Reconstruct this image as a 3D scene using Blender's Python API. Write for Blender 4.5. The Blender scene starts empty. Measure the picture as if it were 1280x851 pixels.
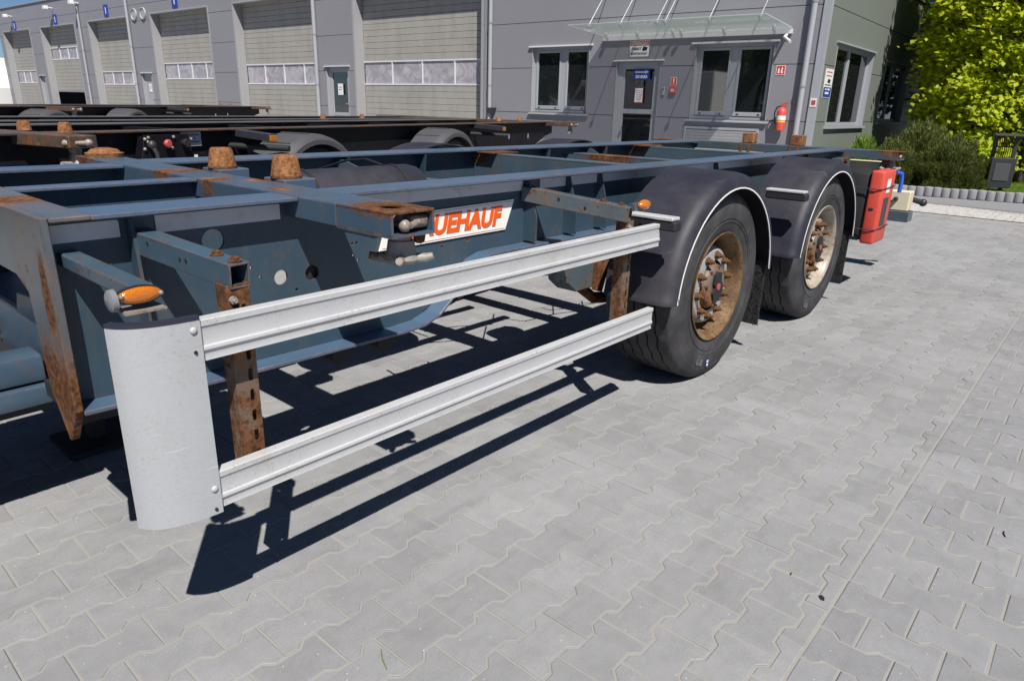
import bpy, bmesh, math, random
import numpy as np
from mathutils import Vector, Matrix
from mathutils.geometry import tessellate_polygon
R = math.radians
random.seed(7)
rng = np.random.default_rng(7)
sc = bpy.context.scene
COL = sc.collection

# ------------------------------------------------------------------ camera
CAM_H = 1.4224
YAW, PITCH, ROLL, FPX = 0.7117, -0.3285, -0.0270, 859.8
def cam_axes():
    fw = Vector((math.cos(YAW)*math.cos(PITCH), math.sin(YAW)*math.cos(PITCH), math.sin(PITCH)))
    r = fw.cross(Vector((0, 0, 1))).normalized()
    d = -r.cross(fw)
    c, s = math.cos(ROLL), math.sin(ROLL)
    return r*c + d*s, -r*s + d*c, fw
cr, cd, cf = cam_axes()
cam = bpy.data.cameras.new('camera'); camo = bpy.data.objects.new('camera', cam); COL.objects.link(camo)
M = Matrix((cr, -cd, -cf)).transposed().to_4x4(); M.translation = (0, 0, CAM_H)
camo.matrix_world = M
cam.sensor_width = 36; cam.lens = FPX/1280*36; cam.clip_end = 3000; cam.clip_start = .05
sc.camera = camo

# ------------------------------------------------------------------ light
SUN_DIR = Vector((-.40, -.57, 1.0)).normalized()      # towards the sun
w = bpy.data.worlds.new('World'); sc.world = w; w.use_nodes = True
nt = w.node_tree
sky = nt.nodes.new('ShaderNodeTexSky'); sky.sky_type = 'NISHITA'; sky.sun_disc = False
sky.sun_elevation = math.asin(SUN_DIR.z); sky.sun_rotation = math.atan2(SUN_DIR.x, SUN_DIR.y) % (2*math.pi)
sky.air_density = .62; sky.dust_density = .1; sky.ozone_density = 7.0
nt.links.new(sky.outputs[0], nt.nodes['Background'].inputs[0])
nt.nodes['Background'].inputs[1].default_value = .05
sun = bpy.data.lights.new('sun', 'SUN'); sun.energy = 5.0; sun.angle = R(.53); sun.color = (1, .955, .89)
suno = bpy.data.objects.new('sun', sun); COL.objects.link(suno)
suno.rotation_euler = SUN_DIR.to_track_quat('Z', 'Y').to_euler(); suno.location = (-5, -7, 14)
sc.view_settings.view_transform = 'Standard'; sc.view_settings.look = 'None'
sc.view_settings.exposure = .50; sc.view_settings.gamma = 1.0; sc.view_settings.use_curve_mapping = False

# ------------------------------------------------------------------ node helpers
class NT:
    def __init__(s, name):
        s.m = bpy.data.materials.new(name); s.m.use_nodes = True
        s.t = s.m.node_tree; s.b = s.t.nodes['Principled BSDF']
        s.out = s.t.nodes['Material Output']
        s._c = None
    def n(s, typ, **kw):
        o = s.t.nodes.new(typ)
        for k, v in kw.items():
            if k in o.inputs: s.i(o.inputs[k], v)
            else: setattr(o, k, v)
        return o
    def i(s, sock, v):
        if hasattr(v, 'is_output') or isinstance(v, bpy.types.NodeSocket): s.t.links.new(v, sock)
        elif hasattr(v, 'outputs'): s.t.links.new(v.outputs[0], sock)
        else:
            if sock.type == 'RGBA' and len(v) == 3: v = (*v, 1)
            sock.default_value = v
    def co(s):
        if s._c is None: s._c = s.t.nodes.new('ShaderNodeTexCoord').outputs['Object']
        return s._c
    def noise(s, scale, detail=4, rough=.55, dist=0, vec=None):
        o = s.n('ShaderNodeTexNoise'); o.inputs['Scale'].default_value = scale; o.inputs['Detail'].default_value = detail
        o.inputs['Roughness'].default_value = rough; o.inputs['Distortion'].default_value = dist
        s.i(o.inputs['Vector'], vec if vec is not None else s.co()); return o.outputs['Fac']
    def math(s, op, a, b=0.0, c=0.0):
        o = s.n('ShaderNodeMath', operation=op)
        for k, v in enumerate((a, b, c)): s.i(o.inputs[k], v)
        return o.outputs[0]
    def vmath(s, op, a, b=(0, 0, 0)):
        o = s.n('ShaderNodeVectorMath', operation=op); s.i(o.inputs[0], a); s.i(o.inputs[1], b)
        return o.outputs['Value'] if op in ('LENGTH', 'DOT_PRODUCT', 'DISTANCE') else o.outputs[0]
    def step(s, v, a, b, x=0., y=1.):
        o = s.n('ShaderNodeMapRange', interpolation_type='SMOOTHSTEP')
        for k, q in zip(('Value', 'From Min', 'From Max', 'To Min', 'To Max'), (v, a, b, x, y)): s.i(o.inputs[k], q)
        return o.outputs[0]
    def mix(s, f, a, b, blend='MIX'):
        o = s.n('ShaderNodeMix', data_type='RGBA', blend_type=blend)
        s.i(o.inputs[0], f); s.i(o.inputs[6], a); s.i(o.inputs[7], b); return o.outputs[2]
    def fmix(s, f, a, b):
        o = s.n('ShaderNodeMix', data_type='FLOAT'); s.i(o.inputs[0], f); s.i(o.inputs[2], a); s.i(o.inputs[3], b); return o.outputs[0]
    def bump(s, h, strength=.3, dist=.01):
        o = s.n('ShaderNodeBump'); o.inputs['Strength'].default_value = strength; o.inputs['Distance'].default_value = dist
        s.i(o.inputs['Height'], h); s.i(s.b.inputs['Normal'], o.outputs[0])
    def set(s, **kw):
        for k, v in kw.items(): s.i(s.b.inputs[{'col': 'Base Color', 'rough': 'Roughness', 'metal': 'Metallic', 'spec': 'Specular IOR Level'}.get(k, k)], v)
        return s.m

def plain(name, col, rough=.5, metal=0, var=.12, scale=8, spec=.5):
    t = NT(name); f = t.noise(scale, 5)
    c = t.mix(f, tuple(x*(1-var) for x in col), tuple(min(1, x*(1+var)) for x in col))
    t.set(col=c, rough=t.fmix(t.noise(scale*3, 3), rough*.85, min(1, rough*1.15)), metal=metal, spec=spec); return t.m

def rust_col(t):
    f = t.noise(55, 8, .7); g = t.noise(9, 4)
    c = t.mix(t.step(f, .35, .65), (.050, .023, .013), (.165, .070, .030))
    return t.mix(t.step(g, .5, .75), c, (.25, .115, .05))

def paint(name, col, rough=.42, thr=.70, patches=(), dirt=.25, spots=0., dull=.0, wear=.0, streak=0., coat=.4):
    """worn steel paint: rust where noise passes thr, rust patches at given places (centre, radii)"""
    t = NT(name); P = t.co()
    a = t.noise(5, 9, .68); b = t.noise(38, 6, .7); big = t.noise(1.7, 3)
    v = t.math('ADD', t.math('MULTIPLY', a, .62), t.math('MULTIPLY', b, .38))
    mask = t.step(v, thr-.02, thr+.06)
    if spots:
        vo = t.n('ShaderNodeTexVoronoi'); vo.inputs['Scale'].default_value = 34; t.i(vo.inputs['Vector'], P)
        sp = t.math('MULTIPLY', t.step(t.math('ADD', vo.outputs['Distance'], t.math('MULTIPLY', b, .5)), .60, .42), t.step(t.noise(7, 3), .60-spots*.2, .68-spots*.2))
        mask = t.math('MAXIMUM', mask, sp)
    for c, r in patches:
        d = t.vmath('LENGTH', t.vmath('MULTIPLY', t.vmath('SUBTRACT', P, c), tuple(1/x for x in r)))
        d = t.math('ADD', d, t.math('MULTIPLY', t.math('SUBTRACT', v, .5), 2.6))
        mask = t.math('MAXIMUM', mask, t.math('MULTIPLY', t.step(d, 1.25, .72), t.step(b, .30, .46)))
    if wear:
        bv = t.n('ShaderNodeBevel', samples=4); bv.inputs['Radius'].default_value = .007
        ge = t.n('ShaderNodeNewGeometry')
        dd = t.math('SUBTRACT', 1., t.vmath('DOT_PRODUCT', bv.outputs[0], ge.outputs['Normal']))
        ew = t.math('MULTIPLY', t.step(dd, .02, .12), t.step(t.math('ADD', t.noise(4, 5, .7), t.math('MULTIPLY', b, .5)), .86-wear*.3, .95-wear*.3))
        mask = t.math('MAXIMUM', mask, ew)
    c2 = t.mix(t.step(big, .3, .7), tuple(x*.86 for x in col), tuple(x*1.12 for x in col))
    if streak:
        mp = t.n('ShaderNodeMapping'); mp.inputs['Scale'].default_value = (9, 9, .9); t.i(mp.inputs['Vector'], P)
        sk = t.math('MULTIPLY', t.step(t.noise(2.2, 6, .7, vec=mp.outputs[0]), .52, .72), streak)
        c2 = t.mix(sk, c2, (.13, .10, .055))
    grime = t.math('MULTIPLY', t.step(t.noise(14, 7, .7), .45, .8), dirt)
    c2 = t.mix(grime, c2, (.16, .14, .11))
    halo = t.math('MULTIPLY', t.step(v, thr-.13, thr+.02), .45)
    c2 = t.mix(halo, c2, (.14, .075, .04))
    t.set(col=t.mix(mask, c2, rust_col(t)), rough=t.fmix(mask, t.fmix(t.noise(20, 4), rough*.8, rough*1.25), .9),
          spec=t.fmix(mask, .5-dull, .1))
    t.bump(t.math('ADD', t.math('MULTIPLY', mask, b), t.math('MULTIPLY', t.noise(3, 2), .5)), .35, .004)
    if not dull:
        t.i(t.b.inputs['Coat Weight'], t.fmix(mask, coat, 0.)); t.b.inputs['Coat Roughness'].default_value = .28
    return t.m

def glassy(name, col=(.012, .015, .016), rough=.03):
    t = NT(name); t.set(col=col, rough=rough, spec=.5); t.b.inputs['IOR'].default_value = 2.3
    t.bump(t.noise(.9, 2), .06, .02); return t.m

BLUE = (.029, .057, .083)
MT = {}
MT['steel'] = paint('blue_grey_steel_paint', BLUE, .45, .655, dirt=.10, wear=.6, streak=.22, coat=.08)
MT['flange'] = paint('flange_paint_with_sky_sheen', (.055, .100, .165), .38, .640, dirt=.10, wear=1.1)  # sky sheen painted in: lighter and bluer than the web paint
MT['bolster'] = paint('blue_grey_bolster_paint', (.046, .084, .128), .40, .655, patches=[
    ((1.33, 1.60, 1.13), (.16, .15, .03)), ((1.30, 2.22, 1.10), (.04, .06, .10)), ((1.41, 2.48, 1.12), (.07, .10, .03)),
    ((1.30, 3.02, 1.12), (.13, .10, .05)), ((1.30, 3.97, 1.11), (.12, .16, .10)), ((1.28, 2.62, 1.10), (.05, .07, .12))], dirt=.18, wear=.9, streak=.2)
MT['front'] = paint('blue_grey_front_plate_paint', (.072, .092, .115), .42, .585, patches=[
    ((.55, 2.42, 1.13), (.14, .10, .03)), ((.52, 2.05, .92), (.02, .035, .14)), ((.52, 2.09, .58), (.08, .24, .21)), ((.52, 2.75, 1.02), (.04, .05, .15))], dirt=.45, wear=1., streak=.7)
MT['rear'] = paint('blue_grey_rear_bolster_paint', (.055, .085, .11), .42, .62, patches=[((7.0, 1.6, 1.12), (.2, .13, .05)), ((7.0, 3.95, 1.12), (.2, .2, .05))], dirt=.3)
MT['arm'] = paint('blue_grey_spotted_arm_paint', (.045, .083, .118), .42, .645, dirt=.14, spots=.55, wear=1.)
MT['armrust'] = paint('blue_grey_rusted_arm_paint', (.060, .088, .105), .45, .575, dirt=.35, spots=1.0, wear=1.)
MT['cross'] = paint('blue_grey_cross_paint', (.05, .085, .115), .42, .62, patches=[
    ((3.66, 3.45, 1.10), (.2, .12, .06)), ((5.7, 3.45, 1.10), (.2, .12, .06)), ((4.75, 3.1, 1.05), (.2, .22, .06)), ((6.4, 3.2, 1.05), (.3, .25, .08))], dirt=.3)
MT['postrust'] = paint('rusted_post_steel', (.12, .085, .06), .75, .47, dirt=.4)
MT['rust'] = paint('heavy_rust', (.16, .07, .03), .85, .42, dirt=.3)
def make_cone_mat():
    t = NT('rusted_cone_steel'); f = t.noise(70, 6, .7); g = t.noise(12, 5)
    c = t.mix(t.step(f, .35, .65), (.10, .042, .018), (.27, .125, .055))
    t.set(col=t.mix(t.step(g, .5, .75), c, (.35, .17, .07)), rough=.9, spec=.15); t.bump(f, .5, .004); return t.m
MT['cone'] = make_cone_mat()
MT['hubgrey'] = paint('hub_grey_brown', (.15, .115, .09), .6, .52, dirt=.5)
MT['nut'] = plain('brown_rusted_nut', (.115, .058, .026), .85, var=.35, scale=60, spec=.15)
MT['black'] = paint('black_chassis_paint', (.006, .006, .010), .55, .68, dirt=.04, dull=.3)
MT['blackflange'] = paint('black_flange_rust', (.035, .030, .030), .5, .53, dirt=.3)
MT['greyflange'] = paint('grey_flange_paint', (.10, .10, .105), .45, .62, dirt=.3)
MT['dark'] = plain('dark_underframe', (.012, .012, .014), .7)
MT['alu'] = None
def make_alu(name, col=(.47, .475, .485), stain=.65):
    t = NT(name)
    mp = t.n('ShaderNodeMapping'); mp.inputs['Scale'].default_value = (2.5, 40, 40); t.i(mp.inputs['Vector'], t.co())
    st = t.noise(6, 6, .6, vec=mp.outputs[0]); sp = t.noise(120, 5, .75); b = t.noise(7, 6, .7)
    m = t.math('MULTIPLY', t.step(sp, .54, .66), t.step(b, .38, .60))
    c = t.mix(st, tuple(x*.88 for x in col), tuple(x*1.06 for x in col))
    c = t.mix(t.math('MULTIPLY', m, stain), c, (.22, .18, .12))
    c = t.mix(t.math('MULTIPLY', t.step(b, .50, .78), stain*.6), c, (.33, .31, .255))
    ms = t.n('ShaderNodeMapping'); ms.inputs['Scale'].default_value = (3, 3, 60); ms.inputs['Rotation'].default_value = (.15, .3, .1); t.i(ms.inputs['Vector'], t.co())
    c = t.mix(t.math('MULTIPLY', t.step(t.noise(3, 4, .6, vec=ms.outputs[0]), .66, .70), .5), c, (.62, .62, .62))
    t.set(col=c, rough=t.fmix(st, .45, .62), metal=.12); t.bump(t.noise(2.2, 3), .12, .01); return t.m
MT['alu'] = make_alu('aluminium_side_guard')
MT['alupanel'] = make_alu('grey_painted_corner_panel', (.40, .41, .43), .45)
MT['capblue'] = plain('dark_blue_plastic_edge', (.02, .022, .04), .5)
def make_fender():
    t = NT('black_fender_plastic'); f = t.noise(6, 6, .65); g = t.noise(60, 4)
    scr = t.math('MULTIPLY', t.step(t.noise(11, 9, .78, .8), .60, .68), .5)
    c = t.mix(t.step(f, .3, .8), (.016, .016, .026), (.028, .028, .041))  # bluish tint of reflected sky put into the black
    c = t.mix(scr, c, (.10, .095, .085))
    c = t.mix(t.math('MULTIPLY', t.step(t.noise(2.4, 7, .7), .46, .74), .30), c, (.085, .078, .068))
    t.set(col=c, rough=t.fmix(f, .5, .66), spec=.4); t.bump(g, .08, .002); return t.m
MT['fender'] = make_fender()
MT['white'] = plain('white_paint', (.72, .72, .70), .45, var=.05)
MT['whiteboard'] = plain('white_board_enamel', (.80, .78, .74), .35, var=.04)
MT['orange'] = plain('orange_red_lettering', (.72, .10, .012), .45, var=.06)
MT['thinred'] = plain('dull_red_line', (.55, .25, .2), .5)
def make_tape():
    t = NT('white_reflective_tape'); vo = t.n('ShaderNodeTexVoronoi'); vo.inputs['Scale'].default_value = 85; vo.inputs['Randomness'].default_value = 0
    t.i(vo.inputs['Vector'], t.co()); g = t.noise(9, 6, .7)
    c = t.mix(t.step(vo.outputs['Distance'], .25, .45), (.80, .81, .84), (.55, .56, .60))
    c = t.mix(t.step(g, .52, .75), c, (.34, .34, .34)); t.set(col=c, rough=.35); return t.m
MT['tape'] = make_tape()
def make_amber(name, col):
    t = NT(name); vo = t.n('ShaderNodeTexVoronoi'); vo.inputs['Scale'].default_value = 330; t.i(vo.inputs['Vector'], t.co())
    t.set(col=t.mix(vo.outputs['Distance'], col, tuple(x*.55 for x in col)), rough=.12, spec=.7); t.b.inputs['Coat Weight'].default_value = .6
    t.bump(vo.outputs['Distance'], .2, .002); return t.m
MT['amber'] = make_amber('amber_lens', (.60, .17, .006))
MT['clear'] = plain('clear_lens', (.17, .175, .19), .2, spec=.6)
def make_tyre():
    t = NT('tyre_rubber'); f = t.noise(5, 6, .7); g = t.noise(120, 3)
    t.set(col=t.mix(t.step(f, .35, .75), (.030, .029, .032), (.068, .065, .066)), rough=.72, spec=.3); t.bump(g, .15, .002); return t.m
MT['tyre'] = make_tyre()
MT['tyretext'] = plain('tyre_lettering', (.11, .11, .112), .7)
def make_rim():
    t = NT('rim_rusty_enamel'); a = t.noise(7, 8, .7); b = t.noise(60, 6, .75); e = t.noise(2.5, 4)
    c = t.mix(t.step(a, .35, .65), (.20, .125, .06), (.10, .055, .025)); c = t.mix(t.math('MULTIPLY', t.step(b, .45, .65), .8), c, (.055, .030, .016))
    c = t.mix(t.math('MULTIPLY', t.step(e, .58, .7), .4), c, (.30, .23, .14)); t.set(col=c, rough=.7, spec=.25); t.bump(b, .3, .003); return t.m
MT['rimrust'] = make_rim()
MT['rimwhite'] = paint('rim_off_white_enamel', (.34, .30, .245), .55, .575, dirt=.75)
MT['disc'] = paint('wheel_disc_grey', (.34, .35, .35), .5, .60, dirt=.5)
MT['flap'] = None
def make_flap():
    t = NT('black_bristle_flap'); f = t.noise(180, 4, .8); t.set(col=t.mix(f, (.004, .004, .005), (.016, .016, .018)), rough=.75); t.bump(f, 1., .01); return t.m
MT['flap'] = make_flap()
MT['red'] = plain('red_plastic', (.56, .065, .045), .5, var=.14)
MT['redsign'] = plain('red_sign_enamel', (.60, .04, .02), .4, var=.04)
MT['blacktext'] = plain('black_print', (.02, .02, .022), .5)
MT['bluesign'] = plain('blue_sign_enamel', (.02, .045, .30), .35, var=.05)
MT['bluehose'] = plain('blue_hose', (.02, .10, .55), .35)
MT['cream'] = plain('cream_enamel', (.58, .52, .38), .5, var=.12, scale=14)
MT['yellow'] = plain('yellow_plastic', (.70, .50, .05), .4)
MT['pink'] = plain('red_pink_knob', (.40, .06, .06), .5)
MT['gal'] = paint('galvanised_cast', (.27, .255, .235), .6, .54, dirt=.6)
def make_panel(name, col):
    t = NT(name); mp = t.n('ShaderNodeMapping'); mp.inputs['Scale'].default_value = (1, 1, 7); t.i(mp.inputs['Vector'], t.co())
    f = t.noise(.6, 4); d = t.noise(2.5, 6, .65, vec=mp.outputs[0])
    c = t.mix(f, tuple(x*.93 for x in col), tuple(x*1.06 for x in col)); c = t.mix(t.math('MULTIPLY', t.step(d, .5, .8), .18), c, (.17, .16, .14))
    t.set(col=c, rough=.45, spec=.4); t.bump(t.noise(.8, 3), .1, .02); return t.m
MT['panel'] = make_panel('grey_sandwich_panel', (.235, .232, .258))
MT['sidepanel'] = make_panel('grey_panel_tree_reflection', (.175, .192, .175))  # green cast reflected from the trees is mixed into the grey
MT['joint'] = plain('dark_joint', (.06, .06, .062), .8)
MT['trim'] = plain('grey_metal_trim', (.24, .245, .26), .45)
MT['frame'] = plain('light_grey_window_frame', (.33, .34, .37), .4, var=.06)
MT['reveal'] = plain('door_reveal_grey', (.30, .30, .31), .55)
def make_slat():
    t = NT('beige_grey_door_slat'); mp = t.n('ShaderNodeMapping'); mp.inputs['Scale'].default_value = (3, 1, .8); t.i(mp.inputs['Vector'], t.co())
    d = t.noise(1.2, 6, .7, vec=mp.outputs[0]); e = t.noise(5, 6, .7)
    c = t.mix(t.step(d, .35, .75), (.345, .33, .30), (.28, .27, .25)); c = t.mix(t.math('MULTIPLY', t.step(e, .55, .8), .35), c, (.14, .135, .13))
    t.set(col=c, rough=.5); return t.m
MT['slat'] = make_slat()
MT['doorwin'] = None
def make_doorwin():
    t = NT('scratched_door_window'); f = t.noise(2.6, 5, .6, 1.2); t.set(col=t.mix(t.step(f, .35, .7), (.28, .26, .30), (.46, .44, .47)), rough=.25, spec=.6); t.bump(f, .2, .02); return t.m
MT['doorwin'] = make_doorwin()
MT['glass'] = glassy('dark_window_glass')
MT['whiteframe'] = plain('white_door_frame', (.62, .62, .63), .45, var=.05)
def make_canopy():
    t = NT('green_tinted_glass'); t.set(col=(.62, .74, .68), rough=.03, spec=.6); t.b.inputs['Transmission Weight'].default_value = .0
    t.b.inputs['Alpha'].default_value = .42; return t.m
MT['canopy'] = make_canopy()
MT['steelbright'] = plain('bright_stainless', (.62, .62, .62), .3, metal=.7)
def make_paver(name, col, sand=False):
    t = NT(name)
    geo = t.n('ShaderNodeNewGeometry'); oi = t.n('ShaderNodeObjectInfo')
    P = geo.outputs['Position']
    rnd = t.math('FRACT', t.math('ADD', geo.outputs['Random Per Island'], oi.outputs['Random']))
    f = t.noise(330, 4, .85, vec=P); g = t.noise(1.1, 5, .6, vec=P); h = t.noise(9, 6, .7, vec=P)
    mp = t.n('ShaderNodeMapping'); mp.inputs['Scale'].default_value = (.9, 7, 1); mp.inputs['Rotation'].default_value = (0, 0, R(62)); t.i(mp.inputs['Vector'], P)
    st = t.step(t.noise(1.6, 6, .68, vec=mp.outputs[0]), .50, .70)
    k = t.fmix(rnd, .92, 1.07)
    k = t.math('MULTIPLY', k, t.fmix(f, .40, 1.60)); k = t.math('MULTIPLY', k, t.fmix(t.step(g, .3, .7), .90, 1.06))
    k = t.math('MULTIPLY', k, t.fmix(t.step(h, .35, .75), 1.04, .90)); k = t.math('MULTIPLY', k, t.fmix(st, 1.01, .91))
    sp = t.n('ShaderNodeTexVoronoi'); sp.inputs['Scale'].default_value = 26; t.i(sp.inputs['Vector'], P)
    vs = t.vmath('MULTIPLY', (1, 1, 1), col); cc = t.n('ShaderNodeCombineColor')
    for j in range(3): t.i(cc.inputs[j], t.math('MULTIPLY', k, col[j]))
    oil = t.step(t.noise(.55, 7, .72, vec=P), .66, .74); dust = t.step(t.noise(2.3, 8, .75, .5, vec=P), .60, .76)
    c = t.mix(t.math('MULTIPLY', oil, .18), cc.outputs[0], (.12, .12, .125)); c = t.mix(t.math('MULTIPLY', dust, .14), c, (.36, .35, .32))
    c = t.mix(t.step(sp.outputs['Distance'], .07, .03), c, (.5, .49, .45))
    t.set(col=c, rough=.85, spec=.25); t.bump(f, .35, .0015); return t.m
MT['paver'] = make_paver('concrete_paver', (.236, .237, .243))
MT['paver2'] = make_paver('concrete_paver_dark', (.226, .227, .236))
def make_sand():
    t = NT('joint_sand'); P = t.co(); f = t.noise(300, 4, .8); g = t.noise(7, 5, .7)
    t.set(col=t.mix(g, (.232, .225, .207), (.305, .295, .270)), rough=.95, spec=.1); t.bump(f, .5, .002); return t.m
MT['sand'] = make_sand()
def make_ground():
    t = NT('far_paving'); b = t.n('ShaderNodeTexBrick'); t.i(b.inputs['Vector'], t.co())
    b.inputs['Scale'].default_value = 5; b.inputs['Mortar Size'].default_value = .025
    for k, c in zip(('Color1', 'Color2', 'Mortar'), ((.222, .223, .23), (.246, .247, .253), (.31, .295, .26))): b.inputs[k].default_value = (*c, 1)
    g = t.noise(.7, 6, .65)
    t.set(col=t.mix(t.math('MULTIPLY', t.step(g, .4, .75), .35), b.outputs[0], (.2, .2, .2)), rough=.9, spec=.2); return t.m
MT['ground'] = make_ground()
MT['cobble'] = make_paver('pale_granite_sett', (.40, .39, .37))
MT['asphalt'] = plain('grey_edge_strip', (.19, .19, .20), .9, var=.2, scale=30)
MT['concrete'] = plain('palisade_concrete', (.20, .20, .215), .85, var=.18, scale=20)
def make_lawn():
    t = NT('lawn_soil'); f = t.noise(3, 6, .7); t.set(col=t.mix(f, (.035, .075, .012), (.075, .13, .025)), rough=.95); return t.m
MT['lawn'] = make_lawn()
def make_leaf(name, a, b, trans=.35, rough=.45):
    t = NT(name); geo = t.n('ShaderNodeNewGeometry'); r = geo.outputs['Random Per Island']
    c = t.mix(r, a, b); t.set(col=c, rough=rough, spec=.35)
    tr = t.n('ShaderNodeBsdfTranslucent'); t.i(tr.inputs[0], t.mix(.5, c, tuple(min(1, x*1.5) for x in b)))
    mx = t.n('ShaderNodeMixShader'); mx.inputs[0].default_value = trans
    t.t.links.new(t.b.outputs[0], mx.inputs[1]); t.t.links.new(tr.outputs[0], mx.inputs[2]); t.t.links.new(mx.outputs[0], t.out.inputs[0]); return t.m
MT['leaf'] = make_leaf('hornbeam_leaf', (.27, .36, .012), (.58, .61, .03), .6)
MT['yew'] = make_leaf('yew_needle', (.040, .072, .016), (.17, .185, .045), .25, .6)
MT['pine'] = make_leaf('pine_needle', (.030, .055, .022), (.075, .105, .045), .15, .6)
MT['grass'] = make_leaf('grass_blade', (.10, .19, .02), (.24, .33, .05), .4)
MT['darkleaf'] = make_leaf('broad_leaf', (.05, .10, .015), (.12, .19, .03), .35)
MT['bark'] = plain('bark', (.09, .07, .05), .9, var=.3, scale=14)
MT['bin'] = plain('graphite_metal', (.034, .034, .037), .45)
MT['binpanel'] = plain('grey_metal_panel', (.075, .075, .08), .5)

# ------------------------------------------------------------------ mesh helpers
class MB:
    def __init__(s): s.v = []; s.f = []
    def add(s, vs, fs):
        o = len(s.v); s.v += [tuple(x) for x in vs]; s.f += [tuple(i+o for i in f) for f in fs]; return s
    def box(s, x0, x1, y0, y1, z0, z1):
        return s.add([(x, y, z) for z in (z0, z1) for y in (y0, y1) for x in (x0, x1)],
                     [(0, 2, 3, 1), (4, 5, 7, 6), (0, 1, 5, 4), (2, 6, 7, 3), (0, 4, 6, 2), (1, 3, 7, 5)])
    def frame(s, p0, p1, up=(0, 0, 1)):
        p0 = Vector(p0); p1 = Vector(p1); d = (p1-p0).normalized(); u = Vector(up)
        if abs(d.dot(u)) > .98: u = Vector((1, 0, 0))
        a = d.cross(u).normalized(); return p0, p1, d, a, a.cross(d)
    def bar(s, p0, p1, w, h, hollow=0, up=(0, 0, 1)):
        p0, p1, d, a, b = s.frame(p0, p1, up)
        R4 = lambda p, w, h: [p-a*w/2-b*h/2, p+a*w/2-b*h/2, p+a*w/2+b*h/2, p-a*w/2+b*h/2]
        if not hollow:
            return s.add(R4(p0, w, h)+R4(p1, w, h), [(0, 1, 2, 3), (7, 6, 5, 4)]+[(i, i+4, (i+1) % 4+4, (i+1) % 4) for i in range(4)])
        vs = R4(p0, w, h)+R4(p1, w, h)+R4(p0, w-2*hollow, h-2*hollow)+R4(p1, w-2*hollow, h-2*hollow); fs = []
        for i in range(4):
            j = (i+1) % 4
            fs += [(i, i+4, j+4, j), (8+i, 8+j, 12+j, 12+i), (4+i, 12+i, 12+j, 4+j), (i, j, 8+j, 8+i)]
        return s.add(vs, fs)
    def tube(s, pts, r, n=10, r1=None, cap=True):
        pts = [Vector(p) for p in pts]; m = len(pts); o = len(s.v); rings = []
        up = Vector((0, 0, 1)); prev = None
        for k, p in enumerate(pts):
            d = (pts[min(k+1, m-1)]-pts[max(k-1, 0)]).normalized()
            if prev is None:
                u = up if abs(d.z) < .95 else Vector((1, 0, 0)); a = d.cross(u).normalized()
            else: a = (prev-d*prev.dot(d)).normalized()
            prev = a; b = d.cross(a); rr = r if r1 is None else r+(r1-r)*k/(m-1)
            s.v += [tuple(p+(a*math.cos(2*math.pi*i/n)+b*math.sin(2*math.pi*i/n))*rr) for i in range(n)]
        for k in range(m-1):
            for i in range(n):
                j = (i+1) % n; s.f.append((o+k*n+i, o+k*n+j, o+(k+1)*n+j, o+(k+1)*n+i))
        if cap: s.f.append(tuple(o+i for i in range(n))[::-1]); s.f.append(tuple(o+(m-1)*n+i for i in range(n)))
        return s
    def lathe(s, prof, c=(0, 0, 0), axis='Z', n=32, cap=True):
        """prof: (along axis, radius)"""
        o = len(s.v); m = len(prof)
        for h, r in prof:
            for i in range(n):
                t = 2*math.pi*i/n; a, b = r*math.cos(t), r*math.sin(t)
                q = {'Z': (a, b, h), 'Y': (b, h, a), 'X': (h, a, b)}[axis]
                s.v.append((c[0]+q[0], c[1]+q[1], c[2]+q[2]))
        for k in range(m-1):
            for i in range(n):
                j = (i+1) % n; s.f.append((o+k*n+i, o+k*n+j, o+(k+1)*n+j, o+(k+1)*n+i))
        if cap: s.f.append(tuple(o+i for i in range(n))[::-1]); s.f.append(tuple(o+(m-1)*n+i for i in range(n)))
        return s
    def sphere(s, c, r, n=12, sq=(1, 1, 1)):
        m = n//2; prof = [(math.cos(math.pi*k/m)*-r, max(1e-4, math.sin(math.pi*k/m)*r)) for k in range(m+1)]
        o = len(s.v); s.lathe(prof, (0, 0, 0), 'Z', n)
        for k in range(o, len(s.v)):
            x, y, z = s.v[k]; s.v[k] = (c[0]+x*sq[0], c[1]+y*sq[1], c[2]+z*sq[2])
        return s
    def plate(s, poly, a, b, axis='Y', holes=()):
        """2-D outline with holes, between a and b along axis. 2-D coords: Y->(x,z) X->(y,z) Z->(x,y)"""
        def P(q, h): return {'Y': (q[0], h, q[1]), 'X': (h, q[0], q[1]), 'Z': (q[0], q[1], h)}[axis]
        loops = [list(poly)]+[list(h) for h in holes]; flat = [q for l in loops for q in l]
        tri = tessellate_polygon([[Vector((q[0], q[1], 0)) for q in l] for l in loops]); n = len(flat); o = len(s.v)
        s.v += [P(q, a) for q in flat]+[P(q, b) for q in flat]
        for t in tri: s.f.append(tuple(o+i for i in t)); s.f.append(tuple(o+n+i for i in reversed(t)))
        k = 0
        for l in loops:
            for i in range(len(l)):
                j = (i+1) % len(l); s.f.append((o+k+i, o+k+j, o+n+k+j, o+n+k+i))
            k += len(l)
        return s

def circ(x, z, r, n=16, rz=None): return [(x+r*math.cos(2*math.pi*i/n), z+(rz or r)*math.sin(2*math.pi*i/n)) for i in range(n)]
def slot(x, z, w, h): return [(x-w/2, z-h/2+w/2), (x-w*.35, z-h/2), (x+w*.35, z-h/2), (x+w/2, z-h/2+w/2), (x+w/2, z+h/2-w/2), (x+w*.35, z+h/2), (x-w*.35, z+h/2), (x-w/2, z+h/2-w/2)]

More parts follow.
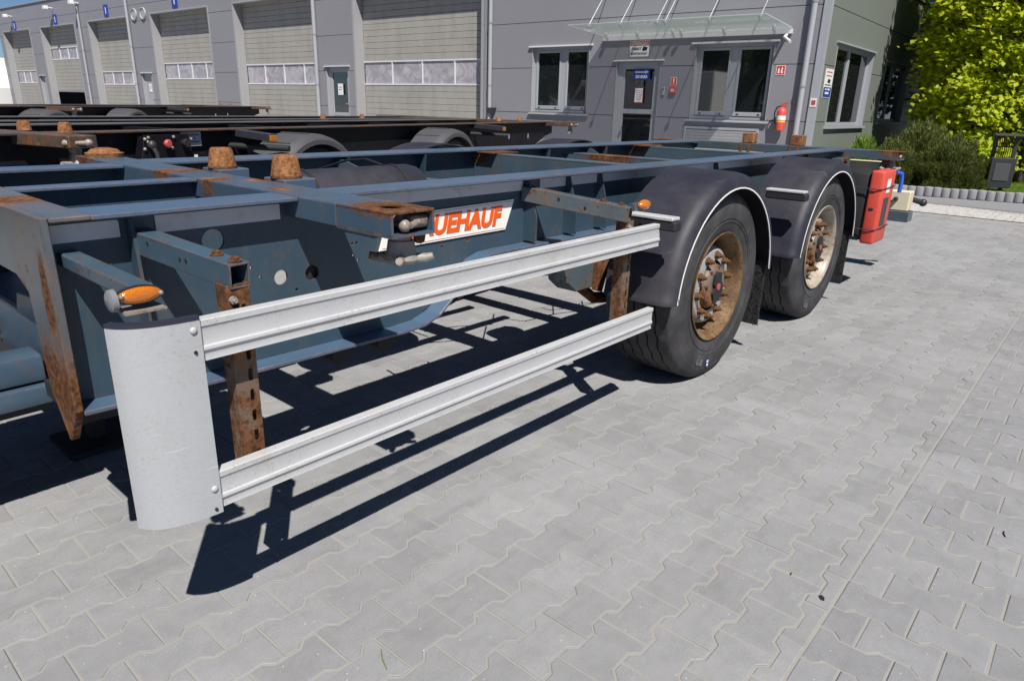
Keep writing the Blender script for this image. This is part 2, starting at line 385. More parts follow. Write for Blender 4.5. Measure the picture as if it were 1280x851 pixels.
def mesh(name, mb, m, smooth=None, bevel=0, fixn=True, seg=1):
    me = bpy.data.meshes.new(name); me.from_pydata(mb.v, [], mb.f); me.materials.append(m)
    if fixn or bevel:
        bm = bmesh.new(); bm.from_mesh(me)
        if fixn: bmesh.ops.recalc_face_normals(bm, faces=bm.faces)
        if bevel:
            ed = [e for e in bm.edges if len(e.link_faces) == 2 and e.calc_face_angle(0) > R(35)]
            bmesh.ops.bevel(bm, geom=ed, offset=bevel, segments=seg, profile=.5, affect='EDGES', clamp_overlap=True)
        bm.to_mesh(me); bm.free()
    if smooth is not None:
        me.polygons.foreach_set('use_smooth', [True]*len(me.polygons)); me.set_sharp_from_angle(angle=R(smooth))
    return me
def link(name, me, parent=None, loc=None):
    o = bpy.data.objects.new(name, me); COL.objects.link(o)
    if loc is not None: o.location = loc
    if parent is not None: o.parent = parent
    return o
OFF = {}
def empty(name, loc=(0, 0, 0), rz=0, label=None, cat=None, group=None):
    o = bpy.data.objects.new(name, None); COL.objects.link(o); o.location = loc; o.rotation_euler = (0, 0, rz); o.empty_display_size = .2
    if label: tag(o, label, cat, group)
    return o
def tag(o, label, cat, group=None, kind=None):
    o['label'] = label; o['category'] = cat
    if group: o['group'] = group
    if kind: o['kind'] = kind
    return o
def struct(o): o['kind'] = 'structure'; return o
def part(name, mb, m, parent, smooth=None, bevel=0, seg=1):
    """mesh modelled in the same space as its top-level root's parent space: shifted by the root's own location (unrotated roots only)"""
    o = link(name, mesh(name, mb, m, smooth, bevel, seg=seg), parent)
    r = parent
    if 'abs' in parent.keys(): o.location = -Vector(parent['abs'])
    return o
def absroot(o): o['abs'] = list(o.location); return o
def text_mesh(s, size, m, bold=0., shear=0., depth=.001, align='CENTER', sx=1.):
    c = bpy.data.curves.new('lettering', 'FONT'); c.body = s; c.size = size; c.offset = bold; c.shear = shear; c.extrude = depth
    c.align_x = align; c.align_y = 'CENTER'; c.resolution_u = 3
    t = bpy.data.objects.new('tmp', c); COL.objects.link(t)
    me = bpy.data.meshes.new_from_object(t); bpy.data.objects.remove(t); bpy.data.curves.remove(c)
    me.materials.clear(); me.materials.append(m)
    if sx != 1.: me.transform(Matrix.Diagonal((sx, 1, 1, 1)))
    me.name = 'lettering'; return me
def pr(P):
    v = Vector(P)-Vector((0, 0, CAM_H)); z = v.dot(cf)
    if z < .05: return None
    return 640+v.dot(cr)/z*FPX, 425.5+v.dot(cd)/z*FPX

# ================================================================== GROUND
g = struct(link('ground', mesh('ground', MB().add([(-120, -120, -.02), (220, -120, -.02), (220, 220, -.02), (-120, 220, -.02)], [(0, 1, 2, 3)]), MT['ground'])))
PAV_X1, PAV_Y1 = 12.3, 5.0
sand = struct(link('joint_sand', mesh('joint_sand', MB().box(-1.5, PAV_X1, -9, PAV_Y1, -.018, -.0030), MT['sand'])))
pave = struct(empty('pavement', (0, 0, 0)))
def paver_mesh(poly, m, name='paver', j=.0033, ch=.0026):
    n = len(poly)
    def inset(k):
        out = []
        for i in range(n):
            p, q, r = Vector(poly[i-1]), Vector(poly[i]), Vector(poly[(i+1) % n])
            a = (q-p).normalized(); b = (r-q).normalized(); na = Vector((-a.y, a.x)); nb2 = Vector((-b.y, b.x))
            mm = na+nb2
            if mm.length < 1e-5: mm = na
            mm.normalize(); out.append(q+mm*k/max(.4, mm.dot(na)))
        return out
    A, B = inset(j), inset(j+ch)
    mb = MB(); mb.v = [(p.x, p.y, -.03) for p in A]+[(p.x, p.y, -ch*.8) for p in A]+[(p.x, p.y, 0) for p in B]
    for k in (0, n):
        for i in range(n): mb.f.append((k+i, k+(i+1) % n, k+n+(i+1) % n, k+n+i))
    tri = tessellate_polygon([[Vector((p.x, p.y, 0)) for p in B]])
    mb.f += [tuple(2*n+i for i in t) for t in tri]
    return mb
A_, B_ = .0825, .0575
HB = [(-.1, -A_), (-.0625, -A_), (-.0375, -B_), (.0375, -B_), (.0625, -A_), (.1, -A_), (.1, A_), (.0625, A_), (.0375, B_), (-.0375, B_), (-.0625, A_), (-.1, A_)]
# edge stone: only its +Y side is notched, the other runs straight at y=+.0095 of the column centre
HE = [(-.1, .0095), (.1, .0095), (.1, A_), (.0625, A_), (.0375, B_), (-.0375, B_), (-.0625, A_), (-.1, A_)]
HR = [(-y, x) for x, y in HB]                              # turned by a quarter
HR2 = [(-A_, 0), (A_, 0), (A_, .1), (-A_, .1)]
JL = .38
HRh = [(-A_, -.1), (-A_, -.0625), (-B_, -.0375), (-B_, 0), (B_, 0), (B_, -.0375), (A_, -.0625), (A_, -.1)]   # half stone against the straight joint (y=0 top)
HRt = [(-B_, 0.), (-B_, -.0375), (-A_, -.0625), (-A_, -.1), (A_, -.1), (A_, -.0625), (B_, -.0375), (B_, 0.)]
meshA, meshE, meshR, meshT = (paver_mesh(p, None) for p in (HB, HE, HR, HRt[::1]))
cand = []
X0, Y0 = 1.6407, .7905
for j in range(-3, 30):
    yc = Y0+.14*j
    if yc > PAV_Y1: break
    for i in range(-16, 54):
        xc = X0+.1+.2*(i+(.5 if j % 2 else 0))
        if xc < PAV_X1-.1: cand.append((meshE if j == -3 else meshA, xc, yc, 0))
Xr, Yr = 2.619, .273      # a straight joint of the turned field
for i in range(-30, 72):
    xc = Xr+.14*i
    if xc > PAV_X1-.1: break
    odd = i % 2
    y = .273+.1 if not odd else .173+.1
    # stones run down from the straight joint
    top = JL-.002
    if odd: cand.append((meshT, xc, top, 1))
    k = 0
    while True:
        yc = top-.1-(.1 if odd else 0)-.2*k
        if yc < -8.6: break
        cand.append((meshR, xc, yc, 1)); k += 1
vis = []
for mb, x, y, t in cand:
    d = math.hypot(x, y)
    p = pr((x, y, 0))
    inside = p is not None and 0 < p[0] < 1280 and 0 < p[1] < 851
    vis.append((0 if inside else 1, d, mb, x, y, t))
vis.sort(key=lambda q: (q[0], q[1]))
cache = {}
def solid(mb, m):
    k = (id(mb), m.name)
    if k not in cache: cache[k] = mesh('paver', mb, m, fixn=True)
    return cache[k]
rest = {0: MB(), 1: MB()}
tilt = random.Random(3)
for q, (ins, d, mb, x, y, t) in enumerate(vis):
    m = MT['paver2'] if t else MT['paver']; dz = tilt.uniform(-.0018, .0012); tx, ty = tilt.uniform(-.011, .011), tilt.uniform(-.011, .011)
    rz = tilt.uniform(-.010, .010)
    if q < 300:
        o = link('paver', solid(mb, m), pave, (x, y, dz)); o.rotation_euler = (tx, ty, rz)
    else:
        rest[t].add([(x+vx-rz*vy, y+vy+rz*vx, vz+dz+ty*-vx+tx*vy) for vx, vy, vz in mb.v], mb.f)
for t, mb in rest.items():
    o = link('paver_field', mesh('paver_field', mb, MT['paver2'] if t else MT['paver'], fixn=True), pave); o['kind'] = 'stuff'

# pale sett band, grey edge strip, planting bed
stp = struct(link('sett_band', mesh('sett_band', MB().add([(12.62, 3.6, -.012), (12.5, -6, -.012), (13.5, -6, -.012), (14.2, 3.6, -.012)], [(0, 1, 2, 3)]), MT['asphalt'])))
mb = MB()
for i in range(17):
    for k in range(74):
        x = 12.66+i*.082+tilt.uniform(-.008, .008); y = 3.4-k*.085+tilt.uniform(-.008, .008)
        if x > 14.05-(3.4-y)*.17: continue
        s = .036; h = tilt.uniform(-.002, .004)
        mb.add([(x-s, y-s, -.012), (x+s, y-s, -.012), (x+s, y+s, -.012), (x-s, y+s, -.012), (x-s*.8, y-s*.8, h), (x+s*.8, y-s*.8, h), (x+s*.8, y+s*.8, h), (x-s*.8, y+s*.8, h)],
               [(4, 5, 6, 7), (0, 1, 5, 4), (1, 2, 6, 5), (2, 3, 7, 6), (3, 0, 4, 7)])
o = link('sett', mesh('sett', mb, MT['cobble']), stp); o['kind'] = 'stuff'
struct(link('edge_strip', mesh('edge_strip', MB().add([(14.2, 4.2, -.008), (13.5, -6, -.008), (17.5, -6, -.008), (15.3, 4.2, -.008)], [(0, 1, 2, 3)]), MT['asphalt'])))
struct(link('lawn', mesh('lawn', MB().add([(15.22, 3.9, .03), (16.9, -4, .03), (60, -4, .03), (60, 5.2, .03), (15.22, 5.0, .03)], [(0, 1, 2, 3, 4)]), MT['lawn'])))
ed = empty('palisade_edging', (15.2, 3.0, 0), 0, 'low scalloped concrete palisade edging along the planting bed', 'edging')
pm = mesh('palisade_post', MB().lathe([(0, .078), (.15, .078), (.165, .07), (.17, .05)], n=14), MT['concrete'], smooth=50)
for k in range(58):
    t = k*.142; x = 15.12+.205*t; y = 3.35-t*.98
    link('palisade_post', pm, ed, (x-15.2, y-3.0, tilt.uniform(-.006, .006)))

# ================================================================== MAIN TRAILER (modelled in world metres)
TR = absroot(empty('container_trailer', (.52, 2.78, 0), 0, 'blue grey skeletal container trailer with aluminium side guard and two black fenders', 'trailer'))
def tp(name, mb, m, smooth=None, bevel=0, parent=None, seg=1):
    o = part(name, mb, MT[m], TR if parent is None else parent, smooth, bevel, seg)
    return o
def sub(name, mb, m, parent, smooth=None, bevel=0, seg=1):     # parent already sits at the offset
    return link(name, mesh(name, mb, MT[m], smooth, bevel, seg=seg), parent)
WEB = 2.08
# near main beam
web = [(.535, .60), (1.0, .585), (1.70, .575), (1.80, .585), (1.90, .635), (2.05, .765), (2.12, .80), (2.22, .815), (6.95, .80), (6.98, .92), (6.98, 1.111), (.535, 1.111)]
holes = [circ(.985, 1.005, .036), circ(1.205, .851, .026), circ(1.325, .849, .027), circ(1.86, .985, .008, 8), circ(1.50, .93, .006, 8), circ(1.52, .93, .006, 8),
         circ(1.505, .885, .006, 8), circ(1.525, .865, .006, 8), circ(1.10, .90, .006, 8), circ(1.13, .865, .005, 8), circ(1.26, .80, .006, 8), circ(1.95, .86, .006, 8), circ(2.10, .87, .006, 8)]
nb_ = tp('main_beam', MB().plate(web, WEB, WEB+.010, 'Y', holes), 'steel')
sub('top_flange', MB().box(.632, 1.243, 2.0, 2.165, 1.111, 1.125), 'flange', nb_, bevel=.003)
sub('top_flange', MB().box(1.414, 6.93, 2.0, 2.165, 1.111, 1.125), 'flange', nb_, bevel=.003)
def strip(path, th):
    p = [Vector(q) for q in path]; up = []; n = len(p)
    for k in range(n):
        d = (p[min(k+1, n-1)]-p[max(k-1, 0)]).normalized(); up.append(p[k]+Vector((d.y, -d.x))*th)
    return [tuple(q) for q in p]+[tuple(q) for q in reversed(up)]
bf = [(.535, .599), (1.0, .584), (1.68, .574), (1.78, .580), (1.86, .605), (1.92, .65), (2.03, .750), (2.09, .79), (2.16, .81), (2.24, .814), (6.95, .799)]
sub('bottom_flange', MB().plate(strip(bf, .014), 2.0, 2.165, 'Y'), 'flange', nb_, bevel=.003)
for x, z0 in ((.74, .60), (2.47, .82), (2.78, .82), (3.05, .82), (4.4, .81), (6.1, .81)):
    sub('stiffener', MB().plate([(2.004, z0+.004), (WEB-.001, z0+.004), (WEB-.001, 1.108), (2.055, 1.108), (2.04, 1.06), (2.004, z0+.12)], x, x+.009, 'X'), 'steel', nb_)
def tape(x0, x1, z0, z1, sk=0): sub('reflective_tape', MB().plate([(x0+sk, z0), (x1, z0), (x1, z1-.004), (x1-.004, z1), (x0, z1)], WEB-.003, WEB-.0005, 'Y'), 'tape', nb_)
tape(.545, .722, 1.048, 1.096); tape(.82, 1.218, 1.048, 1.098); tape(1.47, 2.455, 1.056, 1.104); tape(2.58, 5.6, 1.056, 1.106); 
# name board
bd = sub('name_board', MB().plate([(1.618, .886), (2.335, .890), (2.392, 1.021), (1.668, 1.012)], WEB-.007, WEB-.0015, 'Y'), 'whiteboard', nb_)
me = text_mesh('FRUEHAUF', .108, MT['orange'], bold=.0052, shear=.22, depth=.0008, sx=.94)
t = link('lettering', me, bd); t.matrix_local = Matrix(((1, 0, 0, 2.035), (0, 0, -1, WEB-.0082), (.01, 1, 0, .951), (0, 0, 0, 1)))
w_ = max(v.co.x for v in me.vertices)-min(v.co.x for v in me.vertices); me.transform(Matrix.Diagonal((.535/w_, 1, 1, 1)))
sub('border_line', MB().plate([(1.634, .893), (2.329, .897), (2.329, .8985), (1.634, .8945)], WEB-.0085, WEB-.0072, 'Y'), 'thinred', bd)
sub('border_line', MB().plate([(1.676, 1.0035), (2.38, 1.0125), (2.38, 1.014), (1.676, 1.005)], WEB-.0085, WEB-.0072, 'Y'), 'thinred', bd)
# far beam
FB = 3.53
fb = tp('main_beam', MB().plate(web, FB, FB+.010, 'Y', [circ(.985, 1.005, .036)]), 'steel')
sub('top_flange', MB().box(.632, 1.243, 3.40, 3.56, 1.111, 1.125), 'flange', fb, bevel=.003)
sub('top_flange', MB().box(1.414, 6.93, 3.46, 3.68, 1.113, 1.127), 'flange', fb, bevel=.003)
sub('bottom_flange', MB().plate(strip(bf, .014), 3.45, 3.62, 'Y'), 'flange', fb)
for x in (2.5, 3.1, 4.4, 5.2, 6.1): sub('stiffener', MB().plate([(FB-.001, .83), (FB-.001, 1.108), (3.455, 1.108), (3.49, .83)], x, x+.009, 'X'), 'steel', fb)
# middle runner of the front bay
mr = tp('middle_runner', MB().box(.630, 1.245, 2.735, 2.745, .90, 1.112), 'steel')
sub('top_flange', MB().box(.633, 1.243, 2.70, 2.79, 1.112, 1.125), 'flange', mr, bevel=.003)
# front plate with its rusted leg
fp = [(2.002, 1.127), (3.56, 1.127), (3.56, .49), (3.47, .50), (3.40, .70), (3.38, .90), (3.30, .935), (2.30, .935), (2.215, .90), (2.205, .80), (2.20, .70), (2.185, .62), (2.10, .487), (2.085, .49), (2.02, .575), (2.004, .60), (2.0, .90)]
f_ = tp('front_plate', MB().plate(fp, .513, .5345, 'X'), 'front', bevel=.002)
sub('top_flange', MB().box(.536, .632, 2.0, 3.56, 1.113, 1.1265), 'front', f_, bevel=.003)
gn = tp('gooseneck_beam', MB().plate([(2.22, .50), (2.24, .63), (2.64, .79), (2.80, .775), (2.84, .71), (3.45, .71), (3.45, .44), (2.45, .44)], .612, 1.2, 'X'), 'bolster', bevel=.008)
for y in (2.56, 3.10):
    tp('gooseneck_rail', MB().box(-1.2, .605, y, y+.13, .432, .500), 'bolster', smooth=40, bevel=.010, seg=2)
    tp('gooseneck_rail', MB().box(-1.2, .60, y+.02, y+.15, .508, .600), 'bolster', smooth=40, bevel=.010, seg=2)
tp('gooseneck_shade_plate', MB().box(-1.2, .60, 2.73, 3.12, .50, .52), 'dark'); tp('gooseneck_shade_plate', MB().box(-1.2, .60, 2.60, 3.25, .40, .43), 'dark')  # plates added between the rails so the paving beneath lies in shadow
tp('hole_blocker', MB().box(1.27, 1.40, 2.095, 2.16, .79, .91), 'dark')  # dark plate added behind a web hole to hide the lit ground
# bolster with open ends
bo = tp('bolster', MB().box(1.245, 1.412, 1.80, 3.78, 1.052, 1.128), 'bolster', bevel=.006, seg=2)
for ya, yb, yl in ((1.538, 1.80, 1.635), (3.78, 4.02, 3.92)):
    sub('end_plate', MB().plate([(1.245, ya), (1.412, ya), (1.412, yb), (1.245, yb)], 1.119, 1.128, 'Z', [[(1.305, yl-.035), (1.352, yl-.035), (1.366, yl-.02), (1.366, yl+.04), (1.352, yl+.055), (1.305, yl+.055), (1.292, yl+.04), (1.292, yl-.02)]]), 'bolster', bo, bevel=.002)
    sub('end_plate', MB().box(1.245, 1.412, ya, yb, 1.052, 1.060), 'bolster', bo)
    for x in (1.245, 1.403): sub('end_plate', MB().box(x, x+.009, ya, yb, 1.060, 1.119), 'bolster', bo)
sub('inner_web', MB().box(1.26, 1.40, 2.10, 3.52, .93, 1.053), 'bolster', bo)
sub('bracket', MB().plate([(1.26, 1.052), (1.40, 1.052), (1.385, 1.035), (1.275, 1.035)], 1.66, 1.80, 'Y'), 'bolster', bo)
def lock(cx, cy, top, parent, s=1):
    """twist lock: cast head in the pocket, ball lever, shaft and winged nut below"""
    q = MB().lathe([(top-.056, .034), (top-.03, .034), (top-.018, .03)], (cx, cy, 0), n=16)
    l = tp('twist_lock', q, 'gal', smooth=40, parent=parent)
    sub('lock_head', MB().box(cx-.018, cx+.052, cy-.055*s-.020, cy-.055*s+.03, top-.058, top-.018), 'gal', l, smooth=50, bevel=.014, seg=3)
    sub('lever_ball', MB().sphere((cx-.045, cy-.072*s, top-.045), .019, 14).tube([(cx-.03, cy-.08*s, top-.045), (cx+.01, cy-.07*s, top-.04)], .010, 8), 'gal', l, smooth=60)
    sub('shaft', MB().lathe([(top-.078, .034), (top-.098, .034), (top-.102, .040), (top-.135, .045), (top-.145, .050)], (cx, cy, 0), n=18), 'gal', l, smooth=40)
    n = MB().lathe([(top-.145, .052), (top-.158, .056), (top-.170, .044), (top-.176, .03)], (cx, cy, 0), n=18)
    for a in (-48, 45, 136, 226):
        c_, s_ = math.cos(R(a)), math.sin(R(a))
        n.tube([(cx+c_*.03, cy+s_*.03, top-.157), (cx+c_*.078, cy+s_*.078, top-.154), (cx+c_*.098, cy+s_*.098, top-.148)], .017, 8, .011)
    sub('wing_nut', n, 'gal', l, smooth=60)
    return l
lock(1.352, 1.625, 1.128, TR)
tp('lock_clip', MB().plate([(1.375, 1.05), (1.405, 1.05), (1.40, 1.025), (1.385, 1.018)], 1.57, 1.60, 'Y'), 'rust')
tp('twist_lock_cap', MB().lathe([(1.128, .085), (1.148, .088), (1.150, .075), (1.165, .06), (1.172, .03), (1.173, .001)], (1.335, 3.88, 0), n=20), 'cone', smooth=35)
tp('lever_ball', MB().sphere((1.25, 4.0, 1.085), .022, 12), 'gal', smooth=60)
def cone(x, y, z0, z1, r0, r1):
    return MB().lathe([(z0, r0+.002), (z0+.006, r0), (z1-.008, r1), (z1, r1-.006), (z1, r1-.014), (z1-.004, r1-.02), (z1-.004, .001)], (x, y, 0), n=24)
for y in (2.435, 2.935):
    c = tp('guide_cone', cone(1.468, y, 1.140, 1.222, .058, .046), 'cone', smooth=40)
    sub('cone_base', MB().box(1.414, 1.55, y-.075, y+.075, 1.06, 1.138), 'flange', c, bevel=.004)
    sub('cone_ring', MB().lathe([(1.1382, .045), (1.142, .060), (1.148, .0595)], (1.468, y, 0), n=24), 'rust', c, smooth=40)
# air tank
tk = MB(); tk.lathe([(1.60, .03), (1.605, .09), (1.63, .135), (1.67, .150), (2.30, .150), (2.345, .14), (2.375, .10), (2.385, .04)], (0, 2.72, .985), 'X', 28)
tank = tp('air_tank', tk, 'fender', smooth=40)
for x in (1.70, 2.20): sub('tank_strap', MB().lathe([(x, .1505), (x, .1545), (x+.02, .1545), (x+.02, .1505)], (0, 2.72, .985), 'X', 28, cap=False), 'dark', tank, smooth=40)
sub('air_line', MB().tube([(2.15, 2.70, 1.135), (2.2, 2.9, 1.15), (2.3, 3.2, 1.12), (2.32, 3.5, 1.05)], .006, 6), 'dark', tank)
# cross members between the beams
def cross(x, zt, d, wd, m='cross', fl=True):
    c = tp('cross_member', MB().box(x, x+.010, 2.094, 3.525, zt-d, zt), m)
    if fl: sub('top_flange', MB().box(x-.0, x+wd, 2.17, 3.45, zt+.0005, zt+.011), m, c, bevel=.002)
    sub('bottom_flange', MB().box(x, x+wd, 2.094, 3.525, zt-d-.011, zt-d-.0005), m, c)
    return c
cross(2.55, 1.02, .16, .10); cross(3.62, 1.095, .17, .11); cross(4.70, 1.06, .12, .14, 'cross'); cross(5.66, 1.095, .17, .11); cross(6.35, 1.05, .14, .14)
for x, y0, y1 in ((2.45, 2.62, 3.45), (3.75, 3.3, 3.45), (4.95, 3.1, 3.45)):
    tp('gusset', MB().plate([(y0, .93), (3.525, .93), (3.525, 1.10), (y1, 1.10)], x, x+.010, 'X'), 'cross')
for x in (3.58, 5.62): tp('corner_plate', MB().box(x, x+.26, 3.30, 3.455, 1.1075, 1.1135), 'rust')
# rear bolster
rb = tp('rear_bolster', MB().box(6.94, 7.09, 1.80, 4.02, 1.052, 1.128), 'rear', bevel=.005)
sub('end_plate', MB().plate([(6.94, 1.538), (7.09, 1.538), (7.09, 1.80), (6.94, 1.80)], 1.118, 1.128, 'Z', [circ(7.01, 1.635, .03, 12)]), 'rear', rb, bevel=.003)
sub('end_plate', MB().plate([(6.94, 1.56), (7.09, 1.54), (7.09, 1.80), (6.94, 1.80)], 1.052, 1.062, 'Z'), 'rear', rb)
for x in (6.94, 7.08): sub('end_plate', MB().box(x, x+.01, 1.56, 1.80, 1.062, 1.118), 'rear', rb)
lock(7.02, 1.63, 1.128, TR)
tp('lock_column', MB().bar((7.0, 1.66, 1.05), (6.98, 1.70, .93), .05, .05), 'rust')
for y, zz in ((2.95, 1.09), (2.47, 1.12)):
    b = tp('rear_guide_post', MB().box(6.95, 7.06, y-.058, y+.058, 1.13, 1.225), 'cone', bevel=.006)
    sub('bracket', MB().bar((6.90, y-.04, 1.02), (6.90, y-.04, 1.13), .012, .05), 'rust', b); sub('bracket', MB().bar((6.90, y+.04, 1.02), (6.90, y+.04, 1.13), .012, .05), 'rust', b)
st = tp('rear_bracket', MB().box(6.70, 6.95, 1.95, 2.07, .92, 1.05), 'rear', bevel=.004)
sub('bolt', MB().lathe([(1.925, .03), (1.95, .034)], (6.78, 0, 1.04), 'Y', 10), 'rust', st)
# lamp arm at the front corner
la = tp('lamp_arm', MB().bar((.585, 2.085, 1.008), (.585, 1.60, 1.004), .050, .036), 'arm', bevel=.004, seg=2)
def oval(cx, cy, cz, a, b, d, ax='Y'):
    m_ = MB(); prof = [(0, 1.), (-.35*d, .97), (-.75*d, .8), (-.95*d, .5), (-d, .02)]
    for h, k in prof:
        for i in range(24):
            t_ = 2*math.pi*i/24; m_.v.append((cx+a*k*math.cos(t_), cy+h, cz+b*k*math.sin(t_)))
    for r_ in range(4):
        for i in range(24): m_.f.append((r_*24+i, r_*24+(i+1) % 24, (r_+1)*24+(i+1) % 24, (r_+1)*24+i))
    m_.f.append(tuple(range(24))[::-1]); return m_
lm = sub('marker_lamp', oval(.572, 1.588, 1.004, .048, .0185, .012), 'amber', la, smooth=60)
sub('lamp_backing', MB().plate(circ(.572, 1.004, .051, 24, .0215), 1.589, 1.599, 'Y'), 'dark', la)
sub('lamp_screw', MB().sphere((.530, 1.578, 1.008), .006, 8).sphere((.614, 1.578, 1.004), .006, 8), 'gal', la, smooth=60)
sub('front_marker_lamp', MB().lathe([(.508, .002), (.509, .018), (.513, .025), (.524, .026)], (0, 1.60, .998), 'X', 20), 'clear', la, smooth=50)
sub('lamp_bracket', MB().box(.53, .62, 1.57, 1.64, .967, .972), 'gal', la)
def bolt(x, y, z, r=.014, h=.010): return MB().lathe([(z, r*1.35), (z+.003, r*1.35), (z+.003, r*.8), (z+h, r*.8), (z+h+.002, r*.5)], (x, y, 0), n=8)
# side guard
a1 = tp('guard_arm', MB().bar((.774, 2.082, 1.033), (.815, 1.598, 1.006), .058, .064, .006), 'arm', bevel=.002)
for y in (1.70, 1.62): sub('bolt', bolt(.797+(1.85-y)*.08, y, 1.039+(y-1.6)*.05), 'rust', a1)
for y, z in ((1.98, 1.04), (1.82, 1.02), (1.79, 1.02)): sub('bolt_hole', MB().lathe([(.7450+(2.082-y)*.0845-.0015, .006), (.7450+(2.082-y)*.0845+.004, .006)], (0, y, z), 'X', 10), 'dark', a1)
a2 = tp('guard_arm', MB().bar((2.47, 2.082, 1.043), (2.622, 1.598, .985), .060, .066, .006), 'armrust', bevel=.002)
for y in (1.72, 1.64): sub('bolt', bolt(2.545+(1.85-y)*.3, y, 1.018+(y-1.6)*.12), 'rust', a2)
for y, z in ((1.90, 1.03), (1.78, 1.0)): sub('bolt_hole', MB().lathe([(2.437+(2.082-y)*.314, .008), (2.445+(2.082-y)*.314, .008)], (0, y, z), 'X', 10), 'dark', a2)
tp('side_lamp_bracket', MB().box(2.63, 2.72, 1.585, 1.615, 1.0, 1.03), 'arm')
tp('marker_lamp', oval(2.70, 1.583, 1.024, .045, .022, .024), 'amber', smooth=60)
def post(x0, x1, y, z0, z1):
    xm = x0+(x1-x0)*.68
    p = tp('guard_post', MB().plate([(x0, z0), (x1, z0), (x1, z1), (x0, z1)], y, y+.005, 'Y', [slot(xm, z0+.05+k*.058, .013, .034) for k in range(int((z1-z0)/.058)-1)]), 'postrust')
    for x in (x0, x1-.005): sub('post_flange', MB().box(x, x+.005, y+.0055, y+.052, z0, z1), 'postrust', p)
    return p
p1 = post(.775, .837, 1.602, .46, .985); p2 = post(2.602, 2.664, 1.602, .46, .955)
for p, x, z in ((p1, .79, .948), (p2, 2.625, .93)):
    sub('bolt', MB().lathe([(1.582, .005), (1.592, .006), (1.592, .010), (1.601, .011)], (0, 0, 0), 'Y', 8), 'gal', p, smooth=30).location = (x, 0, z)
RP = [(.030, .104), (.002, .104), (0, .101), (0, .088), (.003, .083), (.004, .078), (.004, .046), (.003, .041), (0, .037), (-.001, .030), (.001, .025), (.004, .021), (.005, .012), (.003, .002), (.030, .0), (.030, .004), (.014, .006), (.014, .098), (.030, .099)]
for z0, x1 in ((.831, 2.795), (.435, 2.797)):
    tp('guard_rail', MB().plate([(1.538+a, z0+b) for a, b in RP], .660 if z0 > .6 else .650, x1, 'X'), 'alu', smooth=25)
cpn = MB(); P0, P1, P2 = Vector((.497, 1.612)), Vector((.525, 1.535)), Vector((.672, 1.532)); n = 18; pts = []
for k in range(n+1):
    t_ = k/n; pts.append(P0*(1-t_)**2+P1*2*t_*(1-t_)+P2*t_*t_)
nin = [Vector((pts[min(k+1, n)]-pts[max(k-1, 0)])).normalized() for k in range(n+1)]
inn = [pts[k]+Vector((-nin[k].y, nin[k].x))*.004 for k in range(n+1)]
pan = tp('corner_panel', cpn.plate([tuple(q) for q in pts]+[tuple(q) for q in reversed(inn)], .428, .938, 'Z'), 'alupanel', smooth=30)
inn2 = [pts[k]+Vector((-nin[k].y, nin[k].x))*.020 for k in range(n+1)]; out2 = [pts[k]-Vector((-nin[k].y, nin[k].x))*.001 for k in range(n+1)]
sub('edge_cap', MB().plate([tuple(q) for q in out2]+[tuple(q) for q in reversed(inn2)], .9385, .947, 'Z'), 'capblue', pan, smooth=30)
for x, z in ((.655, .915), (.657, .50)): sub('rivet', MB().sphere((x, 1.531, z), .009, 10, (1, .5, 1)), 'alu', pan, smooth=60)
for x, z in ((.654, .862), (.655, .443)): sub('rivet_hole', MB().lathe([(1.5290, .004), (1.533, .0045)], (x, 0, z), 'Y', 8), 'dark', pan)

# ------------------------------------------------------------------ wheels and fenders
def tyre_mb():
    s = []
    s += [(.022, .283), (.010, .292), (.006, .305), (-.002, .330), (-.008, .360), (-.008, .368), (-.012, .372), (-.014, .400), (-.011, .440), (-.006, .455), (-.007, .460), (-.002, .475), (.010, .500), (.022, .512), (.032, .518)]
    tread = []
    gs = [.085, .145, .205, .265, .325]
    tread.append((.040, .521))
    for g_ in gs: tread += [(g_-.006, .5225), (g_-.004, .508), (g_+.004, .508), (g_+.006, .5225)]
    back = [(.372, .518), (.395, .500), (.412, .440), (.405, .36), (.385, .285)]
    prof = s+tread+back; n = 112; mb = MB(); m_ = len(prof)
    for k, (h, r) in enumerate(prof):
        for i in range(n):
            t_ = 2*math.pi*i/n; hh, rr = h, r
            if len(s) <= k < len(s)+len(tread) and k > len(s): hh += (.0045 if (i//2) % 2 else -.0045)
            if k in (len(s)-1, len(s)) and i % 3 == 0: rr -= .006
            z = rr*math.cos(t_); z = max(z, -.515+.0005) if True else z
            mb.v.append((rr*math.sin(t_), hh, z))
    for k in range(m_-1):
        for i in range(n):
            j = (i+1) % n; mb.f.append((k*n+i, k*n+j, (k+1)*n+j, (k+1)*n+i))
    return mb
RIM = [(.020, .286), (.004, .296), (-.003, .300), (-.006, .297), (-.003, .290), (.006, .281), (.018, .276), (.045, .268), (.060, .262), (.130, .256), (.165, .250), (.185, .236), (.190, .225)]
DISC = [(.186, .238), (.150, .233), (.125, .228), (.080, .218), (.054, .208), (.044, .195), (.042, .140)]
HUB = [(.060, .128), (.044, .127), (.040, .122), (.024, .116), (.016, .106), (.012, .092), (.014, .06)]
tm = mesh('tyre', tyre_mb(), MT['tyre'], smooth=28)
